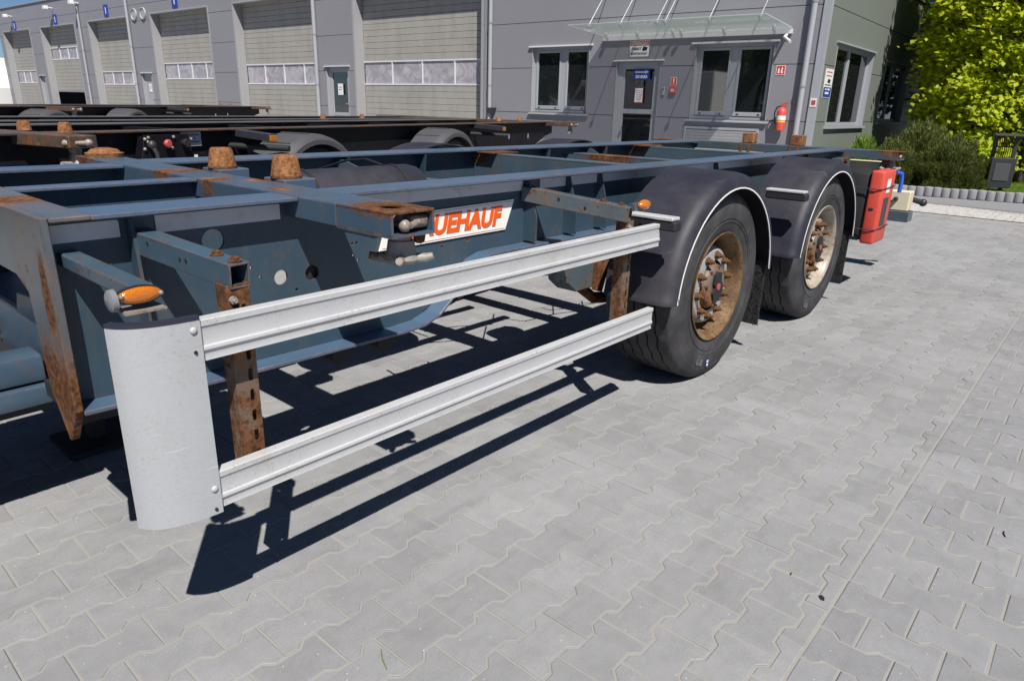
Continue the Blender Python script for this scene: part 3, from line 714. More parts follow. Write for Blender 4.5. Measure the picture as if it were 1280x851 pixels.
def wheel(x, near=True, rim='rimrust', hub='rust', rot=0.):
    y = 1.545 if near else 4.02
    wh = link('wheel', tm, TR); wh.location = (x-.52, y-2.78, .515)
    if not near: wh.rotation_euler = (0, 0, math.pi)
    q = lambda nm, mb, m, sm=None: link(nm, mesh(nm, mb, MT[m], sm), wh)
    q('rim', MB().lathe(RIM, axis='Y', n=56, cap=False), rim, 35)
    q('disc', MB().lathe(DISC, axis='Y', n=48, cap=False), 'disc' if rim == 'rimrust' else 'rimwhite', 35)
    q('hub', MB().lathe(HUB, axis='Y', n=30), hub, 30)
    if near:
        nm = mesh('wheel_nut', MB().lathe([(.044, .024), (.034, .024), (.036, .0175), (.018, .0165), (.016, .010), (.002, .0095), (.000, .006)], axis='Y', n=8), MT['nut'])
        for k in range(10):
            a = 2*math.pi*k/10+rot; link('wheel_nut', nm, wh, (.1675*math.sin(a), 0, .1675*math.cos(a)))
        sb = mesh('hub_bolt', MB().lathe([(.026, .010), (.010, .010), (.009, .006)], axis='Y', n=6), MT['nut'])
        for k in range(8):
            a = 2*math.pi*k/8+rot; link('hub_bolt', sb, wh, (.108*math.sin(a), 0, .108*math.cos(a)))
        q('hub_cap', MB().plate([(-.05, .02), (-.045, .07), (-.01, .085), (.03, .075), (.035, .03), (.06, .0), (.05, -.06), (.01, -.085), (-.04, -.07), (-.055, -.03), (-.03, 0)], .000, .014, 'Y'), 'dark')
        q('hub_plug', MB().lathe([(.004, .020), (-.004, .020), (-.006, .014)], axis='Y', n=16), 'pink')
        me = text_mesh('R2', .075, MT['tyretext'], bold=.002, depth=.0012)
        t_ = link('sidewall_lettering', me, wh); a = R(201)
        t_.matrix_local = Matrix.Rotation(a, 4, 'Y') @ Matrix(((1, 0, 0, 0), (0, 0, -1, -.0125), (0, 1, 0, .415), (0, 0, 0, 1)))
        q('sidewall_rib', MB().lathe([(-.0065, .352), (-.0105, .355), (-.0065, .358)], axis='Y', n=56, cap=False), 'tyre', 60)
        if rim == 'rimrust':
            st_ = q('label_sticker', MB().box(-.014, .014, -.0150, -.0138, -.022, .022), 'bluesign'); st_.location = (-.055, -.0005, -.425)
            link('sticker_print', mesh('sticker_print', MB().box(-.0095, .0095, -.0158, -.0151, .004, .017).box(-.0095, .0095, -.0158, -.0151, -.015, -.004), MT['white']), wh, (-.055, -.0005, -.425))
    return wh
W1, W2 = 3.505, 5.155
wheel(W1, True, 'rimrust', 'hubgrey', .12); wheel(W2, True, 'rimwhite', 'hubgrey', .4)
wheel(W1, False); wheel(W2, False)
for x in (W1, W2):
    ax = tp('axle', MB().tube([(x, 1.9, .515), (x, 3.66, .515)], .065, 14), 'dark', smooth=40)
    for y in (1.78, 3.62): sub('brake_drum', MB().lathe([(y, .20), (y+.16, .20)], (x, 0, .515), 'Y', 24), 'rust', ax, smooth=40)
    for y in (2.12, 3.46):
        sp = tp('leaf_spring', MB().tube([(x-.50, y, .50), (x-.36, y, .41), (x-.15, y, .37), (x, y, .40), (x+.25, y, .44), (x+.5, y, .58)], .032, 8), 'rust')
        hg = tp('spring_hanger', MB().plate([(x-.72, .80), (x-.40, .80), (x-.43, .62), (x-.46, .50), (x-.62, .50), (x-.70, .56), (x-.73, .65)], y-.07, y+.06, 'Y'), 'armrust', bevel=.006)
        sub('hanger_plate', MB().plate([(x-.47, .78), (x-.38, .78), (x-.37, .60), (x-.42, .47), (x-.48, .49)], y-.10, y-.072, 'Y'), 'rust', hg)
def fender(x, far=False):
    cz = .515 if far else .490; Y0 = 1.495; secs = [(0., .556), (-.003, .562), (-.004, .575), (0., .595), (.012, .615), (.032, .630), (.06, .637), (.14, .640), (.37, .640)]
    inner = [(.37, .632), (.06, .628), (.034, .622), (.018, .610), (.008, .594), (.004, .575), (.006, .558)]
    A = []
    A.append((-.0, None))
    arc = [180-(k*180/30) for k in range(31)]
    prof = secs+inner; mb = MB(); rows = []
    ext_f, ext_r = -.035, -.06
    for a in [None]+arc+['e']:
        row = []
        for h, r in prof:
            if a is None: xx, zz = -r, .045
            elif a == 'e': xx, zz = r, .05
            else: xx, zz = r*math.cos(R(a)), r*math.sin(R(a))
            if a is None: zz = .04-.0
            if a is not None and a != 'e':
                zz = max(zz, .0)+.0
                if a in (180,): zz = .06
                if a == 0: zz = .075
            row.append((x+xx, Y0+h if not far else 2*2.7825-(Y0+h), cz+zz))
        rows.append(row)
    n = len(prof)
    for row in rows: mb.v += row
    for k in range(len(rows)-1):
        for i in range(n): mb.f.append((k*n+i, k*n+(i+1) % n, (k+1)*n+(i+1) % n, (k+1)*n+i))
    mb.f.append(tuple(range(n))); mb.f.append(tuple((len(rows)-1)*n+i for i in range(n))[::-1])
    fo = tp('fender', mb, 'fender', smooth=40)
    if not far:
        tr = MB(); q = []
        for a in [None]+arc+['e']:
            r0, r1 = .557, .564
            if a is None: p_, z_ = -1, .04
            elif a == 'e': p_, z_ = 1, .05
            else: p_, z_ = math.cos(R(a)), math.sin(R(a))
            if a is None or a == 'e': q.append([(x+p_*r, Y0-.0055, cz+z_) for r in (r0, r1)])
            else: q.append([(x+p_*r, Y0-.0055, cz+(z_*r if a not in (0, 180) else .07)) for r in (r0, r1)])
        for a, b in zip(q, q[1:]):
            o = [a[0], a[1], b[1], b[0]]
            tr.add(o+[(u, v+.004, z) for u, v, z in o], [(0, 1, 2, 3), (4, 7, 6, 5), (0, 3, 7, 4), (1, 5, 6, 2)])
        sub('edge_trim', tr, 'white', fo)
        bx = x-.655
        sub('support_bar', MB().box(bx-.07, bx, 1.475, 1.72, .952, .968), 'alu', fo, bevel=.004)
        sub('support_bar', MB().box(bx-.066, bx-.002, 1.462, 1.72, .905, .951), 'dark', fo, bevel=.008)
        fl = sub('mud_flap', MB().box(x+.575, x+.590, 1.52, 1.93, .175, .575), 'flap', fo)
        br = MB(); rr = random.Random(int(x*10))
        for k in range(1500):
            y_, z_ = rr.uniform(1.515, 1.935), rr.uniform(.165, .575); s_ = rr.choice((-1, 1)); x_ = x+.575 if s_ < 0 else x+.590; l = rr.uniform(.008, .018)
            br.add([(x_, y_-.002, z_-.002), (x_, y_+.002, z_-.002), (x_, y_, z_+.003), (x_+s_*l, y_+rr.uniform(-.004, .004), z_-rr.uniform(0, .008))], [(0, 1, 3), (1, 2, 3), (2, 0, 3)])
        b_ = sub('flap_bristles', br, 'flap', fl); b_['kind'] = 'stuff'
    return fo
for x in (W1, W2): fender(x); fender(x, True)

# ------------------------------------------------------------------ rear end
bx = tp('extinguisher_cabinet', MB().box(6.26, 6.52, 1.575, 1.80, .42, .985), 'dark', smooth=40, bevel=.03, seg=2)
cv = MB().box(6.245, 6.60, 1.470, 1.577, .405, 1.0); sub('red_cover', cv, 'red', bx, smooth=45, bevel=.020, seg=3)['label'] = 'red rounded plastic cover'
sub('cover_latch', MB().box(6.241, 6.26, 1.51, 1.55, .68, .705), 'blacktext', bx, bevel=.005)
sub('cover_label', MB().box(6.36, 6.46, 1.467, 1.4695, .82, .93), 'white', bx)
sub('cover_label', MB().box(6.34, 6.48, 1.467, 1.4695, .55, .78), 'bin', bx)
for z in (.86, .53): sub('blue_strap', MB().tube([(6.255, 1.80, z), (6.238, 1.70, z), (6.234, 1.52, z-.006), (6.243, 1.472, z-.004), (6.40, 1.463, z), (6.60, 1.464, z+.01)], .005, 6), 'capblue', bx)
tp('cabinet_bracket', MB().box(6.30, 6.48, 1.80, 2.08, .88, .93), 'dark')
tp('light_board', MB().box(7.10, 7.30, 1.66, 2.05, .84, 1.02), 'cream', bevel=.006)
tp('yellow_marker', MB().box(7.085, 7.098, 1.70, 1.74, .84, .93), 'yellow')
tp('air_hose', MB().tube([(7.05, 1.70, .93), (7.10, 1.60, .945), (7.16, 1.55, .93), (7.17, 1.545, .86), (7.17, 1.545, .76)], .018, 10), 'bluehose', smooth=60)
bp = tp('rear_bumper', MB().box(7.28, 7.42, 1.47, 4.07, .585, .765), 'cream', bevel=.008)
sub('lower_rail', MB().box(7.27, 7.43, 1.45, 4.08, .485, .583), 'rear', bp, bevel=.006)
for y in (1.73, 1.66, 1.585): sub('cable_gland', MB().lathe([(7.235, .014), (7.25, .02), (7.281, .022)], (0, y, .69), 'X', 12), 'blacktext', bp, smooth=40)
sub('cable', MB().tube([(7.245, 1.585, .69), (7.22, 1.63, .66), (7.2, 1.72, .58), (7.18, 1.84, .50)], .007, 6), 'blacktext', bp)
sub('cable', MB().tube([(7.245, 1.66, .69), (7.22, 1.68, .66), (7.2, 1.74, .60)], .005, 6), 'blacktext', bp)
sub('corner_roller', MB().tube([(7.42, 1.50, .69), (7.50, 1.42, .66)], .025, 10).sphere((7.51, 1.40, .655), .036, 12), 'blacktext', bp, smooth=50)
for y in (2.25, 3.3): tp('bumper_strut', MB().box(6.9, 7.28, y-.03, y+.03, .60, .74), 'dark')
tp('bumper_strut', MB().box(6.72, 6.9, 2.10, 2.2, .60, .80), 'dark')
# ------------------------------------------------------------------ below the frame
tp('slide_rail', MB().box(.56, 1.27, 2.14, 2.45, .505, .558), 'dark')
for x0, x1 in ((1.375, 1.47), (1.585, 1.685)):
    tp('under_bracket', MB().plate([(x0, .562), (x1, .562), (x1, .53), (x1-.03, .495), (x0+.02, .488), (x0, .51)], 2.06, 2.16, 'Y'), 'dark')
tp('under_bracket', MB().box(1.39, 1.67, 2.10, 2.16, .545, .562), 'dark')
tp('landing_leg', MB().box(.80, .92, 3.05, 3.17, .12, .9), 'dark', bevel=.006)
tp('landing_foot', MB().box(.72, 1.0, 2.97, 3.25, .0, .025).box(.83, .89, 3.08, 3.14, .025, .13), 'dark')
rr = random.Random(5)
for k in range(7):
    x = 2.3+k*.25; y = 2.5+rr.uniform(-.2, .3)
    tp('air_line', MB().tube([(x, y, .85), (x+.12, y+.1, .62+rr.uniform(-.1, .1)), (x+.3, y+.05, .56+rr.uniform(-.12, .1)), (x+.5, y-.1, .66), (x+.62, y-.05, .85)], .006, 6), 'dark', smooth=60)
for k, (xa, ya, lo) in enumerate(((1.75, 2.30, .46), (1.95, 2.42, .50), (2.2, 2.36, .52))):
    tp('cable', MB().tube([(xa, ya, .80), (xa+.06, ya, .62), (xa+.18, ya+.02, lo+.03), (xa+.34, ya+.05, lo), (xa+.52, ya+.04, lo+.05), (xa+.70, ya, .66), (xa+.78, ya, .82)], .007, 6), 'dark', smooth=60)
for y in (2.6, 2.95): tp('slide_rail', MB().box(1.6, 3.2, y, y+.05, .80, .86), 'dark')
tp('brake_chamber', MB().lathe([(2.9, .09), (2.93, .1), (3.08, .1), (3.12, .06)], (0, 2.5, .62), 'X', 18), 'dark', smooth=40)
tp('brake_chamber', MB().lathe([(4.6, .09), (4.63, .1), (4.78, .1), (4.82, .06)], (0, 2.5, .62), 'X', 18), 'dark', smooth=40)

# ================================================================== THE OTHER TRAILERS (local space: x along, y=0 near web, top at zt)
def black_trailer(loc, deg, label, zt, x0, x1, bols, fx, lampx, conepos, tops=('blackflange', 'greyflange'), panel=False, holes_=(), fy=-.50):
    T = empty('container_trailer', (*loc, 0), R(deg), label, 'trailer', 'parked black container trailers')
    q = lambda n_, mb, m, sm=None, bev=0, par=None: link(n_, mesh(n_, mb, MT[m], sm, bev), par or T)
    for y, m in ((0, tops[0]), (1.36, tops[1])):
        b = q('main_beam', MB().plate([(x0, zt-.42), (x1-.9, zt-.42), (x1-.3, zt-.24), (x1, zt-.2), (x1, zt-.014), (x0, zt-.014)], y, y+.012, 'Y', [circ(hx, hz, .045) for hx, hz in holes_]), 'black')
        q('top_flange', MB().box(x0, x1, y-.07, y+.08, zt-.014, zt), m, None, .003, b)
        q('bottom_flange', MB().box(x0, x1-.9, y-.07, y+.08, zt-.434, zt-.4205), 'black', None, 0, b)
    for bx_, two in bols:
        b = q('bolster', MB().box(bx_-.09, bx_+.09, -.56, 1.94, zt-.07, zt+.004), 'blackflange', None, .005)
        for y in (-.47, 1.85):
            l = q('twist_lock', MB().lathe([(zt-.10, .035), (zt-.07, .035)], (bx_, y, 0), n=12), 'gal')
            q('lever_ball', MB().sphere((bx_+.02, y-.11, zt-.04), .024, 10).tube([(bx_-.05, y-.08, zt-.04), (bx_+.02, y-.11, zt-.04)], .014, 8).sphere((bx_-.06, y-.05, zt-.04), .04, 12, (1.2, .8, .7)), 'gal', 60, 0, l)
            n_ = MB().lathe([(zt-.10, .03), (zt-.15, .045), (zt-.17, .045), (zt-.185, .03)], (bx_, y, 0), n=14)
            for a in (10, 190): n_.tube([(bx_, y, zt-.172), (bx_+.11*math.cos(R(a)), y+.11*math.sin(R(a)), zt-.165)], .018, 8)
            q('wing_nut', n_, 'gal', 60, 0, l)
    for cx_, cy_ in conepos:
        q('guide_cone', cone(cx_, cy_, zt+.002, zt+.066, .044, .036), 'cone', 40)
    x = x0+.6
    while x < x1-.4:
        q('cross_member', MB().box(x, x+.10, .082, 1.29, zt-.19, zt-.03), 'black'); x += 1.25
    for k, fx_ in enumerate(fx):
        for y0, sg in ((fy, 1), (1.36-fy, -1)):
            mb = MB(); rows = []
            for a in range(165, 14, -6):
                row = []
                for h, r in ((0, .56), (.0, .60), (.03, .635), (.09, .65), (.40, .65), (.40, .635), (.06, .62), (.02, .57)):
                    row.append((fx_+r*math.cos(R(a)), y0+sg*h, zt-.69+r*math.sin(R(a))))
                rows.append(row)
            for row in rows: mb.v += row
            for i in range(len(rows)-1):
                for j in range(8): mb.f.append((i*8+j, i*8+(j+1) % 8, (i+1)*8+(j+1) % 8, (i+1)*8+j))
            mb.f.append(tuple(range(8))); mb.f.append(tuple((len(rows)-1)*8+i for i in range(8))[::-1])
            f = q('fender', mb, 'greyfender', 40)
            for a in (140, 118, 96): 
                q('fender_rib', MB().tube([(fx_+.652*math.cos(R(a)), y0+sg*.08, zt-.69+.652*math.sin(R(a))), (fx_+.652*math.cos(R(a)), y0+sg*.39, zt-.69+.652*math.sin(R(a)))], .008, 6), 'greyfender', None, 0, f)
            wt = link('wheel', tm, T, (fx_, y0+sg*.05, .515))
            if sg < 0: wt.rotation_euler = (0, 0, math.pi)
            link('rim', rimm, wt)
        q('axle', MB().tube([(fx_, -.1, .515), (fx_, 1.46, .515)], .06, 10), 'dark')
    for lx in lampx:
        a = q('lamp_arm', MB().bar((lx+.06, -.005, zt-.035), (lx-.08, -.56, zt-.055), .075, .06), 'greyarm', None, .004)
        q('marker_lamp', MB().box(lx-.125, lx-.05, -.575, -.562, zt-.078, zt-.035), 'amber', None, .003, a)
        q('fender_stay', MB().tube([(lx-.02, -.01, zt-.14), (lx+.14, -.52, zt-.15)], .026, 8), 'dark', 60, 0, a)
    if panel:
        p_ = q('valve_panel', MB().plate([(.42, zt-.25), (.90, zt-.25), (.86, zt-.03), (.47, zt-.03)], -.11, -.098, 'Y'), 'black', None, .003)
        q('panel_box', MB().box(.46, .86, -.097, -.001, zt-.24, zt-.04), 'black', None, 0, p_)
        q('red_knob', MB().lathe([(-.16, .022), (-.15, .032), (-.135, .03), (-.13, .014), (-.111, .014)], (.64, 0, zt-.095), 'Y', 12), 'pink', 40, 0, p_)
        q('black_knob', MB().lathe([(-.17, .03), (-.15, .034), (-.111, .02)], (.80, 0, zt-.095), 'Y', 12), 'blacktext', 40, 0, p_)
        q('lever', MB().tube([(.51, -.13, zt-.10), (.52, -.16, zt-.16), (.535, -.15, zt-.26)], .016, 8).sphere((.51, -.13, zt-.10), .034, 10), 'bin', 60, 0, p_)
        for u, v in ((.47, -.06), (.50, -.05), (.49, -.08), (.46, -.13), (.70, -.13), (.88, -.07), (.72, -.05)): q('fitting', MB().sphere((u, -.115, zt+v), .013, 8), 'gal', 60, 0, p_)
        q('type_plate', MB().box(.865, 1.06, -.020, -.017, zt-.13, zt-.02), 'typeplate', None, 0, p_)
        q('type_plate_line', MB().box(.88, 1.04, -.022, -.0205, zt-.05, zt-.042).box(.88, 1.0, -.022, -.0205, zt-.075, zt-.068).box(.88, 1.04, -.022, -.0205, zt-.10, zt-.093), 'bluesign', None, 0, p_)
        q('label_plate', MB().box(.90, .93, -.11, -.105, zt-.26, zt-.19), 'white', None, 0, p_)
    q('landing_leg', MB().box(x0+.3, x0+.42, .2, .32, 0, zt-.3), 'dark')
    q('landing_leg', MB().box(x0+.3, x0+.42, 1.05, 1.17, 0, zt-.3), 'dark')
    return T
MT['greyfender'] = plain('weathered_grey_fender', (.058, .058, .064), .6, var=.2)
MT['greyarm'] = plain('grey_lamp_arm', (.035, .037, .048), .45, var=.2)
MT['typeplate'] = plain('silver_type_plate', (.35, .36, .42), .4)
rimm = mesh('rim', MB().lathe(RIM+[(.16, .05)], axis='Y', n=40, cap=False), MT['disc'], 35)
black_trailer((1.69, 5.46), 16.2, 'black container trailer with red valve knob, the next one behind the blue grey trailer', 1.18, -5.5, 8.75, [(-.30, 0), (8.42, 0)], (1.95, 4.45), (1.38, 5.70),
              [(-.12, -.13), (-.12, .30), (7.2, .30), (8.02, .30)], ('blackflange', 'greyflange'), True, [(6.98, .965), (7.72, .957)])
black_trailer((2.1, 8.75), 14.5, 'black container trailer between the valve knob trailer and the farthest trailer', 1.15, -4.5, 9.2, [(8.8, 0), (-3, 0)], (6.9, 5.4), (4.6,), [(4.9, .1), (5.9, .1)], ('greyflange', 'greyflange'))
black_trailer((3.153, 13.07), 38.8, 'black container trailer with rust topped beam, parked nearest the roller doors', 1.22, -8, 10.0, [(9.4, 0), (1.0, 0)], (.55, 2.85), (4.75,), [(8.2, .3), (8.75, .3)], ('blackflange', 'greyflange'), False, [(7.2, 1.02), (7.9, 1.02)])

# ================================================================== WORKSHOP BUILDING (local x = leftwards along the front, y = outwards, z up)
TB, DF = R(92.0), 14.677
nbv = Vector((math.sin(TB), -math.cos(TB), 0)); ubv = Vector((math.cos(TB), math.sin(TB), 0))
BL = empty('workshop_building', nbv*DF+ubv*4.4, TB, 'grey panelled workshop and office building with sectional doors and glass canopy', 'building')
U0 = 4.4
def bp_(name, mb, m, parent=None, smooth=None, bevel=0):
    return link(name, mesh(name, mb, MT[m], smooth, bevel), parent or BL)
def UV(u): return u-U0
END = 50.25
gar = [(13.08, 18.30, 0), (20.28, 25.05, 0), (26.85, 31.45, 0), (33.55, 37.75, 0), (39.4, 43.8, 1.56), (45.45, 49.55, 0)]
wins = [(9.68, 11.38, 1.29, 2.80), (5.32, 7.00, 1.26, 2.75)]
GT = 4.62
ops = [(a, b, -.1, GT) for a, b, _ in gar]+[(a, b, c, d) for a, b, c, d in wins]+[(7.80, 8.92, -.1, 2.44), (18.68, 19.80, -.1, 2.45), (32.05, 32.95, -.1, 2.34), (44.35, 45.1, -.1, 2.3)]
rows = [-.1, .22, 1.27, 2.33, 3.37, 4.41, 5.05, 5.80]; rowsO = [-.1, .22, 1.27, 2.33, 3.37, 4.30]
cols = [12.93, 19.95+.15, 26.0, 32.5+.9, 38.5, 44.2, END]
def panel_piece(u0, u1, z0, z1, g=.007):
    u0 += g; u1 -= g; z0 += g; z1 -= g
    us = sorted({u0, u1}|{e for o in ops for e in o[:2] if u0 < e < u1}); zs = sorted({z0, z1}|{e for o in ops for e in o[2:] if z0 < e < z1})
    full = {}
    for i in range(len(us)-1):
        for k in range(len(zs)-1):
            cu, cz = (us[i]+us[i+1])/2, (zs[k]+zs[k+1])/2
            full[i, k] = not any(o[0] < cu < o[1] and o[2] < cz < o[3] for o in ops)
    seen = set(); out = []
    for key, v in full.items():                   # connected pieces become separate panels
        if not v or key in seen: continue
        comp = []; stk = [key]; seen.add(key)
        while stk:
            c = stk.pop(); comp.append(c)
            for d in ((1, 0), (-1, 0), (0, 1), (0, -1)):
                e = (c[0]+d[0], c[1]+d[1])
                if full.get(e) and e not in seen: seen.add(e); stk.append(e)
        mb = MB()
        for i, k in comp:
            a, b, c, d = UV(us[i]), UV(us[i+1]), zs[k], zs[k+1]
            mb.add([(a, 0, c), (b, 0, c), (b, 0, d), (a, 0, d)], [(0, 1, 2, 3)])
            for (di, dk), (p, q) in (((-1, 0), ((a, c), (a, d))), ((1, 0), ((b, c), (b, d))), ((0, -1), ((a, c), (b, c))), ((0, 1), ((a, d), (b, d)))):
                if not full.get((i+di, k+dk)):
                    mb.add([(p[0], 0, p[1]), (q[0], 0, q[1]), (q[0], -.04, q[1]), (p[0], -.04, p[1])], [(0, 1, 2, 3)])
        out.append(mb)
    return out
for mb in [m for z0, z1 in zip(rowsO, rowsO[1:]) for m in panel_piece(4.40, 12.93, z0, z1)]: bp_('wall_panel', mb, 'panel')
for c0, c1 in zip(cols, cols[1:]):
    for z0, z1 in zip(rows, rows[1:]):
        for mb in panel_piece(c0, c1, z0, z1): bp_('wall_panel', mb, 'panel')
def wall_core(u0, u1, zt):
    us = sorted({u0, u1}|{e for o in ops for e in o[:2] if u0 < e < u1}); mb = MB()
    for a, b in zip(us, us[1:]):
        cu = (a+b)/2; zz = [(-.1, zt)]
        for o in ops:
            if o[0] < cu < o[1]:
                zz = [p for z0, z1 in zz for p in ((z0, min(z1, o[2])), (max(z0, o[3]), z1)) if p[1] > p[0]+.001]
        for z0, z1 in zz: mb.box(UV(a), UV(b), -.34, -.015, z0, z1)
    return mb
bp_('wall_core', wall_core(4.43, 12.93, 4.28), 'joint'); bp_('wall_core', wall_core(12.93, END, 5.78), 'joint')
bp_('roof', MB().box(UV(12.9), UV(END), -22, -.05, 5.60, 5.76), 'trim'); bp_('roof', MB().box(0.06, UV(12.9), -12, -.05, 4.15, 4.26), 'trim')
bp_('parapet_cap', MB().box(UV(12.9), UV(END)+.05, -.30, .05, 5.80, 5.87), 'trim', None, None, .01)
bp_('parapet_cap', MB().box(-.04, UV(12.9)-.002, -.30, .04, 4.30, 4.36), 'trim', None, None, .01)
bp_('side_wall', MB().box(UV(END)-.3, UV(END)-.01, -22, -.35, -.1, 5.6), 'panel'); bp_('side_wall', MB().box(UV(12.93)+.0, UV(12.93)+.2, -22, -.36, 4.26, 5.6), 'panel')
bp_('back_wall', MB().box(0.3, UV(END)-.35, -22.2, -22, -.1, 4.2), 'panel'); bp_('inner_floor', MB().box(.3, UV(END)-.4, -21.9, -.4, -.012, .0), 'concrete')
bp_('seam_strip', MB().box(UV(12.93)-.05, UV(12.93)+.05, .002, .012, 0, 4.3), 'trim')
# corner trims
bp_('corner_trim', MB().box(-.035, .10, .002, .03, 0, 4.30).box(-.035, -.005, -.10, .0, 0, 4.30), 'frame')
# sectional doors
for k, (a, b, zb) in enumerate(gar):
    ua, ub_ = UV(a), UV(b); yd = -.33
    d = bp_('sectional_door', MB().box(ua+.01, ub_-.01, yd-.06, yd-.045, zb, GT), 'joint')
    hs = .172; n = int((GT-zb)/hs); wz = (1.92, 2.62) if k not in (3, 4, 2) else {2: (2.10, 2.76), 3: (1.87, 2.48), 4: (3.08, 3.68)}[k]
    z = zb+.02
    while z < GT-.02:
        z1 = min(z+hs, GT)
        if z1 > wz[0]+.03 and z < wz[0]-.001: z1 = wz[0]
        if z >= wz[0]-.002 and z < wz[1]-.01:
            z = wz[1]; continue
        link('slat', mesh('slat', MB().box(ua+.012, ub_-.012, yd-.044, yd-.004, z+.004, z1-.004), MT['slat'], None, .006), d); z = z1
    link('window_band', mesh('window_band', MB().box(ua+.012, ub_-.012, yd-.044, yd+.006, wz[0], wz[0]+.045).box(ua+.012, ub_-.012, yd-.044, yd+.006, wz[1]-.045, wz[1]), MT['whiteframe']), d)
    nw = 4; wd = (ub_-ua)/nw
    for i in range(nw):
        link('pane', mesh('pane', MB().box(ua+i*wd+.02, ua+(i+1)*wd-.02, yd-.042, yd-.022, wz[0]+.045, wz[1]-.045), MT['doorwin']), d)
        if i: link('mullion', mesh('mullion', MB().box(ua+i*wd-.02+.0005, ua+i*wd+.02-.0005, yd-.044, yd+.004, wz[0]+.0455, wz[1]-.0455), MT['whiteframe']), d)
    if zb: link('bottom_seal', mesh('bottom_seal', MB().box(ua+.015, ub_-.015, yd-.04, yd, zb-.05, zb+.02), MT['trim']), d)
    rv = bp_('door_surround', MB().box(ua+.001, ua+.012, yd, .02, 0, GT).box(ub_-.012, ub_-.001, yd, .02, 0, GT).box(ua+.001, ub_-.001, yd, .02, GT-.012, GT-.001).box(ua-.06, ua+.0, .004, .022, 0, GT+.06).box(ub_, ub_+.06, .004, .022, 0, GT+.06).box(ua, ub_, .004, .022, GT, GT+.06), 'reveal')
# windows of the office
def window(ua, ub_, z0, z1, split=.5, side=False):
    f = MB(); fy = -.10; w_ = .075
    m_ = ua+(ub_-ua)*split
    for a, b, c, d_ in ((ua, ub_, z0, z0+w_), (ua, ub_, z1-w_, z1), (ua, ua+w_, z0+w_, z1-w_), (ub_-w_, ub_, z0+w_, z1-w_), (m_-.075, m_+.075, z0+w_, z1-w_)):
        f.box(a, b, fy-.05, fy, c, d_)
    fr_ = MB()
    o = bp_('window', f, 'frame', None, None, .006)
    for a, b in ((ua+w_, m_-.075), (m_+.075, ub_-w_)):
        q = MB(); e = .05
        for A, B, C_, D_ in ((a, b, z0+w_, z0+w_+e+.03), (a, b, z1-w_-e, z1-w_), (a, a+e, z0+w_+e+.03, z1-w_-e), (b-e, b, z0+w_+e+.03, z1-w_-e)): q.box(A, B, fy-.04, fy+.012, C_, D_)
        bp_('sash', q, 'frame', o, None, .004)
        bp_('pane', MB().box(a+e-.004, b-e+.004, fy-.03, fy-.02, z0+w_+e+.026, z1-w_-e+.004), 'glass', o)
        for u in (a+.12, b-.12): bp_('drain_cap', MB().box(u-.025, u+.025, fy+.013, fy+.02, z0+w_+.03, z0+w_+.05), 'bin', o)
    bp_('sill', MB().plate([(-.10, z0-.005), (.06, z0-.03), (.06, z0-.055), (-.10, z0-.03)], ua-.06, ub_+.06, 'X'), 'frame', o)
    bp_('head_trim', MB().box(ua-.09, ub_+.09, .001, .05, z1+.0, z1+.035), 'whiteframe', o)
    bp_('reveal', MB().box(ua-.002, ua+.008, fy-.05, .012, z0, z1).box(ub_-.008, ub_+.002, fy-.05, .012, z0, z1).box(ua, ub_, fy-.05, .012, z1-.008, z1-.001), 'reveal', o)
    bp_('backing', MB().box(ua+.02, ub_-.02, -.34, -.30, z0, z1), 'joint', o)
    return o
window(UV(9.68), UV(11.38), 1.29, 2.80, .47); window(UV(5.32), UV(7.00), 1.26, 2.75, .5)
# entrance door and workshop doors
def door(u0, u1, zt, glassy_=True, mid=1.37):
    a, b = UV(u0), UV(u1); fy = -.10; w_ = .10
    o = bp_('door', MB().box(a, a+w_, fy-.05, fy+.02, 0, zt).box(b-w_, b, fy-.05, fy+.02, 0, zt).box(a+w_, b-w_, fy-.05, fy+.02, zt-w_, zt), 'frame', None, None, .006)
    if glassy_:
        q = MB(); e = .085; A, B = a+w_, b-w_
        for x0_, x1_, z0, z1 in ((A, A+e, .02, zt-w_), (B-e, B, .02, zt-w_), (A+e, B-e, .02, .2), (A+e, B-e, mid-.05, mid+.05), (A+e, B-e, zt-w_-.06, zt-w_)): q.box(x0_, x1_, fy-.04, fy+.012, z0, z1)
        bp_('leaf', q, 'frame', o, None, .004)
        bp_('pane', MB().box(A+e-.004, B-e+.004, fy-.03, fy-.02, .195, mid-.045), 'glass', o); bp_('pane', MB().box(A+e-.004, B-e+.004, fy-.03, fy-.02, mid+.045, zt-w_-.055), 'glass', o)
    else:
        bp_('leaf', MB().box(a+w_, b-w_, fy-.04, fy+.01, .02, zt-w_), 'frame', o)
    bp_('handle', MB().box(a+w_+.02, a+w_+.15, fy+.03, fy+.055, 1.33, 1.355).box(a+w_+.02, a+w_+.05, fy+.012, fy+.03, 1.28, 1.40), 'steelbright', o)
    bp_('head_trim', MB().box(a-.08, b+.08, .001, .05, zt, zt+.03), 'whiteframe', o)
    bp_('reveal', MB().box(a-.002, a+.006, fy-.05, .012, 0, zt).box(b-.006, b+.002, fy-.05, .012, 0, zt), 'reveal', o)
    bp_('backing', MB().box(a+.02, b-.02, -.34, -.30, 0, zt), 'joint', o)
    return o
door(7.80, 8.92, 2.44)
d2 = door(18.68, 19.80, 2.45, True, 1.02); door(32.05, 32.95, 2.34, False); door(44.35, 45.1, 2.3, False)
